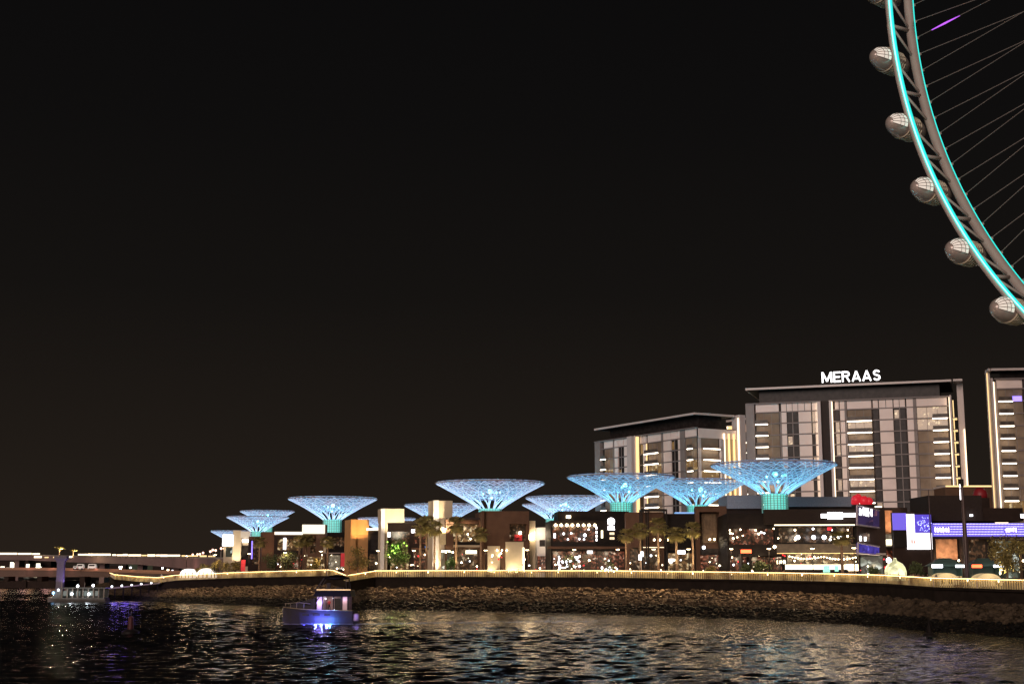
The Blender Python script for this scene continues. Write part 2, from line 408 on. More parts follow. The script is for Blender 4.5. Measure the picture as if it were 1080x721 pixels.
    # lit lengths of two spokes
    p0, p1 = P(SPK[0], RW - 2.2, 6.4), P(SPK[0] - .12 * .13, 5.0, -9)
    MB().tube([p0.lerp(p1, .035), p0.lerp(p1, .065), p0.lerp(p1, .10)], [.10, .22, .08], 5).build('spoke_light', L_mag, root)
    cl = MB(); 
    for k in range(4 * N):
        q = P((k + .5) * d / 4, RW - 2.2, 6.6); cl.ball(q, .36, 6)
    cl.build('cable_clamp', M_steel, root)
    # hub and legs
    MB().tube([c + ax * (-14), c + ax * (20)], 5.0, 24).build('hub', M_steel, root)
    for sd, o in ((-1, -14), (1, 20)):
        for s2 in (-1, 1):
            ft = a * (s2 * 40) + ax * (o + sd * 34); ft.z = -1
            MB().tube([ft, c + ax * o], [2.6, 1.8], 14).build('leg', M_steel, root, True)
    return root
M_cable = mat('cable', (.26, .23, .215), .5, var=0)
SPK = [24.62 * 2 * math.pi / 48]
wheel()

# ------------------------------------------------------------------ hotel towers
def plan(px, D, z=55): return Vector((Xp(px, D, z), D, 0))
class Face:
    """a vertical facade from p0 (left) to p1 (right); pixel columns and rows map onto it"""
    def __init__(s, p0, p1):
        s.p0, s.p1 = Vector(p0), Vector(p1); d = s.p1 - s.p0; s.L = d.length; s.u = d / s.L; s.n = Vector((s.u.y, -s.u.x, 0))
        if s.n.y > 0 and abs(s.n.y) > .05: s.n = -s.n
    def U(s, px, z=50):
        # solve X(px,D,z)=x with the point on the line
        for_lo, hi = -.3, 1.3
        for _ in range(40):
            m = (for_lo + hi) / 2; p = s.p0.lerp(s.p1, m)
            if Xp(px, p.y, z) > p.x: for_lo = m
            else: hi = m
        return m * s.L
    def pt(s, u, z, out=0.): p = s.p0 + s.u * u + s.n * out; return Vector((p.x, p.y, z))
    def box(s, mb, u0, u1, z0, z1, o0, o1):
        a = [s.pt(u0, z0, o1), s.pt(u1, z0, o1), s.pt(u1, z0, o0), s.pt(u0, z0, o0)]
        b = [s.pt(u0, z1, o1), s.pt(u1, z1, o1), s.pt(u1, z1, o0), s.pt(u0, z1, o0)]
        mb.hexa(a, b)
FP = 3.42
def tower(name, label, face, side, ztop, zroof, cols, gaps, depth=22., roof_over=.12, frames=(), side_cols=(), rnds=1, zmin=GZ, lit=()):
    """face: long Face; cols: (u0,u1,kind)"""
    base = face.pt(0, zmin); root = thing(name, label, 'building', (0, 0, 0))
    rr = random.Random(rnds)
    inn = -face.n
    def q(p): return (p.x, p.y)
    # core
    c0, c1 = face.pt(0, 0, -.9), face.pt(face.L, 0, -.9)
    mb = MB(); mb.prism([q(c0), q(c1), q(c1 + inn * depth), q(c0 + inn * depth)], zmin, ztop); mb.build('wall', M_recess, root)
    mb = MB(); g = 3.2
    mb.prism([q(c0 + face.u * g + inn * g), q(c1 - face.u * g + inn * g), q(c1 - face.u * g + inn * (depth - g)), q(c0 + face.u * g + inn * (depth - g))], ztop + .01, zroof - .55)
    mb.build('penthouse', M_glass, root)
    ro = roof_over
    mb = MB(); e0, e1 = face.pt(-ro, 0, ro), face.pt(face.L + ro, 0, ro)
    mb.prism([q(e0), q(e1), q(e1 + inn * (depth + 2 * ro)), q(e0 + inn * (depth + 2 * ro))], zroof - .54, zroof - .02); rf_ = mb.build('roof', M_recess, root)
    mb = MB(); fw = face.L + 2 * ro; f0 = Vector((e0.x, e0.y, 0))
    for (pa, pb) in ((e0, e1), (e1, e1 + inn * (depth + 2 * ro)), (e0, e0 + inn * (depth + 2 * ro))):
        dd = (pb - pa).normalized(); nn = Vector((dd.y, -dd.x, 0)) * .16; mb.prism([q(pa - nn), q(pb - nn), q(pb + nn), q(pa + nn)], zroof - .62, zroof)
    mb.build('fascia', M_roofed, rf_)
    nf = int((ztop - 3.0 - zmin) / FP)
    cl = MB(); bd = MB(); gr = MB()
    for (u0, u1, kind) in cols:
        w = u1 - u0
        for k in range(nf + 1):
            z1 = ztop - 3.0 - (k - 1) * FP; z0 = z1 - FP
            if k == 0: z1 = ztop - .3; z0 = ztop - 3.0
            if z0 < zmin: break
            if k == 0:
                if kind in ('pale', 'dark', 'balc', 'balcl', 'balcr', 'narrow'):
                    if kind.startswith('balc'): face.box(cl, u0 + .1, u1 - .1, z0 + .2, z1, -.9, -.5)
                    else:
                        m_ = max(1, round(w / 2.0))
                        for j in range(m_): face.box(cl, u0 + .08 + j * w / m_, u0 - .08 + (j + 1) * w / m_, z0 + .2, z1, -.9, -.45)
                elif kind == 'glow': face.box(cl, u0 + .1, u1 - .1, z0 + .2, z1, -.9, -.5)
                continue
            if kind == 'pale': face.box(cl, u0 + .1, u1 - .1, z0 + .36, z1 - .02, -.9, -.45)
            elif kind == 'dark' or kind == 'narrow':
                litw = rr.random() < .18
                wn = MB(); face.box(wn, u0 + .1, u1 - .1, z0 + .36, z1 - .02, -.9, -.7); w_ = wn.build('window', I_win if litw and kind == 'narrow' else M_glass, root)
                if kind == 'dark' or w > 3:
                    mu = MB(); um = (u0 + u1) / 2; face.box(mu, um - .12, um + .12, z0 + .3, z1, -.7, -.55); mu.build('mullion', M_grey, w_)
                    if litw:
                        mu = MB(); face.box(mu, u0 + .2, um - .25, z0 + .5, z1 - .5, -.7, -.66); mu.build('pane', I_win, w_)
            elif kind == 'balc' or kind == 'balcr' or kind == 'balcl':
                on = rr.random()
                wn = MB(); face.box(wn, u0 + .15, u1 - .15, z0 + .36, z1 - .02, -.9, -.75)
                w_ = wn.build('window', I_win if on < .22 else M_warmwin, root)
                face_m = MB()
                for j in range(1, 3): uu = u0 + (u1 - u0) * j / 3; face.box(face_m, uu - .06, uu + .06, z0 + .3, z1, -.75, -.65)
                face_m.build('window_frame', M_grey, w_)
                la, lb = (u0, u1) if kind == 'balc' else ((u0 + w * .5, u1) if kind == 'balcr' else (u0, u0 + w * .55))
                b_ = MB(); face.box(b_, la, lb, z0 - .02, z0 + .26, -.7, 1.1)
                bo = b_.build('balcony', M_grey, root)
                b_ = MB(); face.box(b_, la + .1, lb - .1, z0 + .27, z0 + 1.2, 1.0, 1.06); b_.build('balustrade', M_bglass, bo)
                b_ = MB(); face.box(b_, la + .1, lb - .1, z0 - .28, z0 - .03, .75, 1.13); b_.build('balcony_light', L_balc, bo)
            elif kind == 'glow':
                wn = MB(); face.box(wn, u0 + .1, u0 + w * .45, z0 + .36, z1 - .02, -.9, -.7); wn.build('window', I_win if rr.random() < .5 else M_glass, root)
                face.box(cl, u0 + w * .5, u1 - .1, z0 + .36, z1 - .02, -.9, -.45)
    for (u0, u1) in gaps:
        for k in range(nf + 1):
            z0 = ztop - 3.0 - k * FP
            face.box(bd, u0, u1, z0 - .02, z0 + .3, -.88, -.3)
        face.box(bd, u0 - .3, u1 + .3, ztop - .3, ztop, -.9, .6)
    bd.build('floor_band', M_band, root); cl.build('cladding', M_pale, root)
    for (kind, u, w, z0, z1, o0, o1) in frames:
        b_ = MB(); face.box(b_, u - w / 2, u + w / 2, z0, z1, o0, o1)
        b_.build('light_strip' if kind.startswith('l') else 'frame', {'l': L_led, 'ly': L_ledy, 'f': M_grey, 'fp': M_roofed}[kind], root)
    return root, inn

# middle tower with the roof sign
fM = Face(plan(787.5, 400.5, 58), plan(1003, 381, 58))
ZR = Zp(399, 379); ZT = Zp(417, 381)
U = fM.U
colsM = [(U(797), U(822), 'balcl'), (U(824), U(830), 'pale'), (U(830), U(842), 'dark'), (U(842), U(856), 'pale'), (U(856.5), U(863), 'glow'),
         (U(881), U(885.5), 'narrow'), (U(886), U(891.5), 'pale'), (U(893.5), U(920), 'balc'), (U(921), U(927), 'narrow'), (U(927.5), U(942.5), 'pale'), (U(943), U(955.5), 'dark'), (U(956.5), U(964), 'pale'),
         (U(967), U(1000), 'balcr')]
frM = [('fp', U(864.5), 1.0, GZ, ZT, -.9, .6), ('l', U(863.0), .22, GZ, ZT - .5, -.4, .55), ('fp', U(876.6), .7, GZ, ZT, -.9, .6), ('l', U(878.2), .28, GZ, ZT - .4, -.4, .55),
       ('l', U(1002.3), .25, GZ, ZT - .5, -.4, 1.0), ('fp', U(1003.6), .5, GZ, ZT, -.9, 1.6), ('f', U(791.5), 2.6, GZ, ZT, -.9, .2), ('f', U(823.3), .5, GZ, ZT - 3, -.9, -.3), ('f', U(892.4), .5, GZ, ZT - .3, -.9, -.3), ('f', U(965.5), .9, GZ, ZT - .3, -.9, -.3)]
tM, inM = tower('hotel_tower', 'tall pale hotel block with rows of lit balconies below the glowing roof sign', fM, None, ZT, ZR, colsM, [(U(789), U(865)), (U(876), U(1003.5))], depth=26, frames=frM, rnds=5)
# outer side frame of the middle tower: slender lit portal on its right flank
b_ = MB(); fM.box(b_, fM.L + 1.55, fM.L + 3.3, GZ, ZR + .003, -7.5, -5.5); fM.box(b_, fM.L + .75, fM.L + 3.3, ZR - .6, ZR - .002, -5.5, .65); b_.build('side_frame', M_roofed, tM)
b_ = MB(); fM.box(b_, fM.L + 2.9, fM.L + 3.25, GZ, ZR - 14, -5.49, -5.1); b_.build('light_strip', L_led, tM)
b_ = MB(); fM.box(b_, fM.L + .2, fM.L + .5, GZ, ZT - 1, -3.4, -3.0); b_.build('light_strip', L_ledy, tM)
# balconies on the right flank of the middle tower
for k in range(13):
    z0 = ZT - 3.0 - (k + 1) * FP
    b_ = MB(); fM.box(b_, fM.L + .0, fM.L + 1.3, z0, z0 + .26, -5, -1.2); bo = b_.build('balcony', M_grey, tM)
    b_ = MB(); fM.box(b_, fM.L + .1, fM.L + 1.25, z0 - .2, z0 - .01, -4.8, -1.4); b_.build('balcony_light', L_ledy, bo)

# left tower
fL = Face(plan(627.5, 454, 52), plan(733, 405, 52))
ZR2 = Zp(434, 403); ZT2 = Zp(450.5, 406)
U = fL.U
colsL = [(U(635.5), U(645), 'balcl'), (U(646.5), U(650.5), 'pale'), (U(650.8), U(656.3), 'dark'), (U(656.6), U(663), 'pale'),
         (U(673.5), U(676.3), 'narrow'), (U(676.6), U(680), 'pale'), (U(681.5), U(696), 'balc'), (U(698), U(706), 'pale'), (U(706.3), U(713), 'dark'), (U(713.3), U(716), 'pale'), (U(721), U(732.5), 'balcr')]
frL = [('f', U(630.5), 3.4, GZ, ZT2, -.9, .2), ('fp', U(665.5), 2.6, GZ, ZT2, -.9, .8), ('fp', U(671), .6, GZ, ZT2, -.9, .8), ('ly', U(672.3), .5, GZ, ZT2 - .4, -.4, .5), ('ly', U(681), .35, GZ, ZT2 - 3, -.4, -.2),
       ('f', U(697), .8, GZ, ZT2 - .3, -.9, -.3), ('f', U(718.5), 2.4, GZ, ZT2 - .3, -.9, -.3), ('f', U(646), .5, GZ, ZT2 - .3, -.9, -.3)]
tL, inL = tower('hotel_tower', 'lower hotel block on the left, its long face receding under a thin pale roof', fL, None, ZT2, ZR2, colsL, [(U(628.5), U(666)), (U(670.5), U(733))], depth=15, frames=frL, rnds=8)
# right flank of the left tower
q0 = fL.pt(fL.L, 0, -.9); q1 = q0 - fL.n * 15
fS = Face(q0, q1); fS.n = Vector((fL.u.x, fL.u.y, 0))
frS = MB()
b_ = MB(); fS.box(b_, .2, 14.8, ZT2 - 3.2, ZT2 - .3, .01, .3); b_.build('cladding', M_pale, tL)
b_ = MB(); fS.box(b_, 0, 1.0, GZ, ZT2 - 3.3, .01, .3); fS.box(b_, 8.2, 9.4, GZ, ZT2 - 3.3, .01, .9); b_.build('frame', M_roofed, tL)
for uu, mm in ((9.6, L_led), (11.5, L_ledy), (13.4, L_ledy)):
    b_ = MB(); fS.box(b_, uu, uu + .3, GZ, ZT2 - 1.5, .35, .9); b_.build('light_strip', mm, tL)
b_ = MB(); fS.box(b_, 10, 14.9, GZ, ZT2 - 3.3, .01, .3); b_.build('side_cladding', M_cream, tL)
for k in range(13):
    z0 = ZT2 - 3.0 - (k + 1) * FP
    b_ = MB(); fS.box(b_, 1.2, 7.8, z0 + .36, z0 + FP, .01, .1); b_.build('window', I_win if k in (3, 6) else M_warmwin, tL)
    b_ = MB(); fS.box(b_, 1.0, 8.0, z0, z0 + .26, .01, 1.6); bo = b_.build('balcony', M_grey, tL)
    b_ = MB(); fS.box(b_, 1.4, 7.4, z0 - .26, z0 - .01, .9, 1.6); b_.build('balcony_light', L_balc, bo)
# tall outer portal frame of the left tower
b_ = MB(); fS.box(b_, 15.02, 17.2, GZ, ZR2 + .01, -2, 1.9); b_.build('side_frame', M_roofed, tL)
b_ = MB(); fS.box(b_, 14.7, 14.95, GZ, ZR2 - 1, 1.0, 1.5); b_.build('light_strip', L_led, tL)

# slim tower between them
fB = Face(plan(767, 452, 52), plan(800, 440, 52)); ZR3 = Zp(439, 440); ZT3 = Zp(445.5, 442); U = fB.U
colsB = [(U(774), U(782), 'balc'), (U(783), U(786), 'narrow'), (U(786.3), U(793), 'balcl')]
tB, _ = tower('hotel_tower', 'slim yellow-lit hotel block squeezed between the two larger hotel blocks', fB, None, ZT3, ZR3, colsB, [(U(768), U(799))], depth=16, roof_over=.1,
      frames=[('ly', U(770.5), 1.4, GZ, ZT3 - .3, -.4, .3), ('l', U(768.5), .4, GZ, ZT3, -.4, .5), ('ly', U(788.5), .4, GZ, ZT3, -.4, .3)], rnds=12)

# right tower
fR = Face(plan(1047, 366, 58), plan(1190, 362, 58)); ZR4 = Zp(387.3, 364); ZT4 = Zp(399, 366); U = fR.U
colsR = [(U(1053), U(1081), 'balcl'), (U(1083), U(1090), 'pale'), (U(1091), U(1100), 'dark'), (U(1101), U(1112), 'pale'), (U(1114), U(1140), 'balc'), (U(1142), U(1160), 'pale'), (U(1161), U(1186), 'balc')]
frR = [('fp', U(1047.6), .5, GZ, ZT4, -.9, .8), ('l', U(1049.3), .4, GZ, ZT4 - 1, -.4, .6), ('f', U(1051.3), .9, GZ, ZT4 - 1, -.9, -.2)]
tR, inR = tower('hotel_tower', 'hotel block cut off by the right edge, with a bright lit left corner', fR, None, ZT4, ZR4, colsR, [(U(1052), U(1189))], depth=7, roof_over=.1, frames=frR, rnds=20)
q0 = fR.pt(0, 0, -.9)
b_ = MB(); fR.box(b_, -1.0, -.03, GZ, ZR4 + .01, -3.6, -2.4); fR.box(b_, -1.0, -.55, ZR4 - .7, ZR4 - .003, -2.4, .3); b_.build('side_frame', M_roofed, tR)
b_ = MB(); fR.box(b_, -.95, -.7, GZ, ZR4 - 1.0, -2.39, -2.2); b_.build('light_strip', L_ledy, tR)
b_ = MB(); fR.box(b_, -.4, -.02, GZ, ZT4 - 1, -2.35, -1); b_.build('side_cladding', M_cream, tR)
b_ = MB(); fR.box(b_, U(1069), U(1079), ZT4 - 6.4, ZT4 - 5.0, -.4, -.2); b_.build('violet_lamp', L_purple, tR)

# low link block between middle and right towers
fK = Face(plan(1000, 372, 15), plan(1052, 372, 15))
rt = thing('link_building', 'low block joining two hotel towers with a thin lit roof line', 'building')
b_ = MB(); fK.box(b_, 0, fK.L, GZ, Zp(513.5, 372), -10, 0); b_.build('wall', M_brown, rt)
b_ = MB(); fK.box(b_, 0, fK.L, Zp(513.4, 372), Zp(511.6, 372), -10.2, .4); b_.build('roof', M_roofed, rt)
b_ = MB(); fK.box(b_, 0, fK.L, Zp(513.3, 372), Zp(511.8, 372), .41, .6); b_.build('light_strip', L_ledy, rt)

# roof sign: MERAAS
sign = thing('roof_sign', 'white illuminated letters standing on the roof edge of the tallest hotel block', 'sign')
LH = 3.15
def arc(cx, cz, rx, rz, a0, a1, n=9): return [(cx + rx * math.cos(R(a0 + (a1 - a0) * i / n)), cz + rz * math.sin(R(a0 + (a1 - a0) * i / n))) for i in range(n + 1)]
def ink(mb, pts, w):   # a stroke of width w through points (x, z), mitred
    L_, R_ = [], []
    for i, p in enumerate(pts):
        a_, b2 = pts[max(0, i - 1)], pts[min(len(pts) - 1, i + 1)]; dx, dz = b2[0] - a_[0], b2[1] - a_[1]; l = math.hypot(dx, dz) or 1; nx, nz = -dz / l * w / 2, dx / l * w / 2
        L_.append((p[0] + nx, p[1] + nz)); R_.append((p[0] - nx, p[1] - nz))
    for i in range(len(pts) - 1):
        q4 = [L_[i], L_[i + 1], R_[i + 1], R_[i]]; f_ = -.2 - .0007 * len(mb.v)
        mb.hexa([(x_, f_, z_) for x_, z_ in q4], [(x_, .15, z_) for x_, z_ in q4])
SW = .50; h = LH; m2 = SW / 2
GL = {'M': (3.3, [[(m2, 0), (m2, h)], [(m2 + .12, h - .15), (1.65, .35)], [(1.65, .35), (3.3 - m2 - .12, h - .15)], [(3.3 - m2, 0), (3.3 - m2, h)]]),
      'E': (2.3, [[(m2, 0), (m2, h)], [(m2, m2), (2.3, m2)], [(m2, h / 2), (2.1, h / 2)], [(m2, h - m2), (2.3, h - m2)]]),
      'R': (2.7, [[(m2, 0), (m2, h)], [(m2, h - m2), (1.45, h - m2)] + arc(1.5, h - m2 - .62, .75, .62, 90, -90) + [(m2, h - m2 - 1.24)], [(1.35, h - m2 - 1.24), (2.35, 0)]]),
      'A': (2.9, [[(m2, 0), (1.45, h - .1)], [(1.45, h - .1), (2.9 - m2, 0)], [(.6, .85), (2.3, .85)]]),
      'S': (2.5, [arc(1.25, h - m2 - .62, .85, .62, 20, 180) + arc(1.25, h - m2 - .62, .85, .62, 180, 270, 5)[1:] + arc(1.25, m2 + .64, .9, .65, 90, -160, 12)])}
u0 = fM.U(867.3, ZR); u1 = fM.U(929.5, ZR); tot = .92 * sum(GL[c][0] for c in 'MERAAS'); gap = (u1 - u0 - tot) / 5
a_ = math.atan2(fM.u.y, fM.u.x); sign.location = fM.pt(u0, ZR + .55, .9); sign.rotation_euler = (0, 0, a_); x = 0
M_sign = emat('sign_white', (1, 1, 1), 2.0)
for ch in 'MERAAS':
    mb = MB()
    for st in GL[ch][1]: ink(mb, st, SW)
    mb.build('letter', M_sign, sign, loc=(x, 0, 0)).scale = (.92, 1, 1); x += .92 * GL[ch][0] + gap
b_ = MB(); b_.box(-.5, x, .1, .35, -.30, -.1)
for k in range(8): b_.box(k * x / 7 - .1 - .3, k * x / 7 + .1 - .3, .1, .35, -.55, -.3)
b_.build('support', M_dark, sign)

# ------------------------------------------------------------------ lattice canopies
def canopy_mats(nm, c1, c2, cg, s, cr_):
    rib = emat('rib_led_' + nm, cr_, s * 1.5)
    m = bpy.data.materials.new('lattice_skin_' + nm); m.use_nodes = True; t = m.node_tree; t.nodes.clear()
    o = t.nodes.new('ShaderNodeOutputMaterial'); mx = t.nodes.new('ShaderNodeMixShader'); tr = t.nodes.new('ShaderNodeBsdfTransparent')
    ad = t.nodes.new('ShaderNodeAddShader'); em = t.nodes.new('ShaderNodeEmission'); tl = t.nodes.new('ShaderNodeBsdfTranslucent'); tl.inputs[0].default_value = (.5, .5, .55, 1)
    g = t.nodes.new('ShaderNodeTexCoord'); v = t.nodes.new('ShaderNodeTexVoronoi'); v.feature = 'DISTANCE_TO_EDGE'; v.inputs['Scale'].default_value = .75
    n = t.nodes.new('ShaderNodeTexNoise'); n.inputs['Scale'].default_value = .16; n.inputs['Detail'].default_value = 3
    mth = t.nodes.new('ShaderNodeMath'); mth.operation = 'LESS_THAN'; mth.inputs[1].default_value = .15
    r = t.nodes.new('ShaderNodeValToRGB'); r.color_ramp.elements[0].position = .38; r.color_ramp.elements[0].color = c1 + (1,); r.color_ramp.elements[1].position = .62; r.color_ramp.elements[1].color = c2 + (1,)
    L = t.links.new
    L(g.outputs['Object'], v.inputs['Vector']); L(g.outputs['Object'], n.inputs['Vector']); L(v.outputs['Distance'], mth.inputs[0]); L(n.outputs['Fac'], r.inputs[0])
    ma = t.nodes.new('ShaderNodeMath'); ma.operation = 'MULTIPLY_ADD'; ma.inputs[1].default_value = .48; ma.inputs[2].default_value = .30; L(mth.outputs[0], ma.inputs[0])
    L(r.outputs[0], em.inputs[0]); em.inputs[1].default_value = s; L(em.outputs[0], ad.inputs[0]); L(tl.outputs[0], ad.inputs[1])
    L(ma.outputs[0], mx.inputs[0]); L(tr.outputs[0], mx.inputs[1]); L(ad.outputs[0], mx.inputs[2]); L(mx.outputs[0], o.inputs[0])
    dm = bpy.data.materials.new('drum_' + nm); dm.use_nodes = True; t = dm.node_tree; b = t.nodes['Principled BSDF']
    g = t.nodes.new('ShaderNodeTexCoord'); bk = t.nodes.new('ShaderNodeTexBrick'); 
    b.inputs['Base Color'].default_value = (.3, .35, .35, 1)
    b.inputs['Emission Color'].default_value = cg + (1,); b.inputs['Emission Strength'].default_value = .95
    t.nodes.remove(bk)
    return rib, m, dm
CR, CD = 14.0, 6.3   # rim radius, bowl depth
def rim_prof(t):      # t 0 drum top .. 1 rim
    r = 2.9 + (CR - 2.9) * t; z = -CD + CD * (t ** .88); return r, z
def make_canopy(nm, mats, lampcol, power, label):
    rib, skin, drum = mats
    root = thing('lattice_canopy', label, 'canopy', (0, 0, 0), 0, 'glowing lattice canopies above the retail street')
    mb = MB(); prof = [rim_prof(i / 12) for i in range(4, 13)] + [(CR + .25, .15), (CR - .1, .5), (CR - 1.6, .35)]
    mb.lathe(prof, 64, cap=False); mb.build('skin', skin, root, True)
    mb = MB()
    for k in range(15):
        a0 = 2 * math.pi * k / 15
        for sgn in (1, -1):
            pts = []
            for i in range(9):
                t = i / 8; r, z = rim_prof(t); a = a0 + sgn * .42 * t ** 1.3; pts.append((r * math.cos(a), r * math.sin(a), z - .05))
            mb.tube(pts, [.17, .17, .15, .12] + [.09, .07, .06, .05, .05], 4)
    mb.build('rib', rib, root)
    mb = MB()
    for t in (.45, .6, .75, .9):
        r, z = rim_prof(t); mb.tube([(r * math.cos(a), r * math.sin(a), z - .03) for a in [2 * math.pi * k / 44 for k in range(44)]], .05, 3, True)
    for k in range(40):
        a0 = 2 * math.pi * k / 40
        for sgn in (1, -1):
            pts = []
            for i in range(6):
                t = .35 + .65 * i / 5; r, z = rim_prof(t); a = a0 + sgn * 1.1 * (t - .35); pts.append((r * math.cos(a), r * math.sin(a), z - .04))
            mb.tube(pts, .042, 3)
    mb.build('lattice', rib, root)
    mb = MB(); mb.tube([((CR + .2) * math.cos(a), (CR + .2) * math.sin(a), .2) for a in [2 * math.pi * k / 64 for k in range(64)]], .13, 5, True); mb.build('rim', M_steel, root)
    mb = MB(); mb.lathe([(2.5, -CD - 4.2), (2.5, -CD)], 24); dr = mb.build('drum', drum, root)
    mb = MB()
    for k in range(24):
        a = 2 * math.pi * k / 24; mb.box(2.9 * math.cos(a) - .07, 2.9 * math.cos(a) + .07, 2.9 * math.sin(a) - .07, 2.9 * math.sin(a) + .07, -CD - 4.3, -CD + .1)
    for j in range(9):
        z = -CD - 4.2 + j * .52; mb.tube([(3.0 * math.cos(a), 3.0 * math.sin(a), z) for a in [2 * math.pi * k / 24 for k in range(24)]], .06, 4, True)
    mb.build('drum_grille', mat('pale_teal_metal', (.3, .5, .47), .5, var=0), dr)
    MB().lathe([(1.7, -26), (1.9, -CD - 4.3)], 16).build('column', M_con, root)
    for q3, r3 in (((0, -1.2, -1.9), .6), ((1.6, -1.8, -2.3), .3), ((-1.9, -1.5, -2.5), .28), ((.4, -2.2, -3.6), .3), ((2.6, .2, -2.0), .25)): MB().ball((0, 0, 0), r3, 10).build('lamp', emat('canopy_lamp_' + nm, lampcol, 10), root, loc=q3)
    lamp('canopy_lamp', root, (0, 0, -2.2), power, lampcol, 1.2)
    return root
cmA = canopy_mats('blue', (.05, .22, .50), (.18, .19, .46), (.12, .80, .66), .42, (.36, .70, 1.0))
cmB = canopy_mats('pale', (.14, .34, .66), (.46, .36, .54), (.20, .80, .70), .52, (.58, .74, 1.0))
protoA = make_canopy('blue', cmA, (.16, .80, 1.0), 4000, 'blue glowing lattice canopy, largest and nearest, above the long dark restaurant building')
protoB = make_canopy('pale', cmB, (.25, .85, 1.0), 4000, 'pale blue glowing lattice canopy sitting on the brown corner building with cream lower walls')
def kids(o): return children_of(o)
CAN = [('A', 816, 489, 130, None, None), ('B', 517, 508.5, 113, None, None),
       ('A', 735, 507, 104, 'deep blue glowing lattice canopy between the hotel block and the open portal frame building'),
       ('A', 655, 502, 112, 'blue glowing lattice canopy with a pale green drum in front of the lower hotel block'),
       ('B', 599, 524, 88, 'pale violet lattice canopy left of the hotel blocks, upper of the overlapping pair'),
       ('B', 582, 531.5, 62, 'small pale lattice canopy, lower of the overlapping pair beside the white wall gap'),
       ('B', 351, 525, 92, 'pale blue lattice canopy on a green drum beside the amber tower'),
       ('B', 467, 532, 80, 'pale lattice canopy half hidden behind the square cream tower'),
       ('B', 408, 546, 60, 'small pale lattice canopy low behind the tall cream pillar'),
       ('B', 282, 538.5, 56, 'small pale lattice canopy above the brown box tower, in front of its twin'),
       ('B', 272, 544.5, 64, 'pale lattice canopy directly behind and slightly lower than the one above the brown box tower'),
       ('B', 248, 559.5, 50, 'leftmost and smallest pale lattice canopy behind the bright white signboard')]
def place_can(o, px, py, w, label, dup_):
    D = 2 * CR * F / w
    z = Zp(py + (.25 * w * .07), D); loc = (Xp(px, D, z), D, z)
    if dup_: o = dup(o, label, loc, rnd.random() * 6)
    else: o.location = loc
    return o
place_can(protoA, 816, 489, 130, None, False); place_can(protoB, 517, 508.5, 113, None, False)
for k, px, py, w, lb in [c[:5] for c in CAN[2:]]:
    place_can(protoA if k == 'A' else protoB, px, py, w, lb, True)

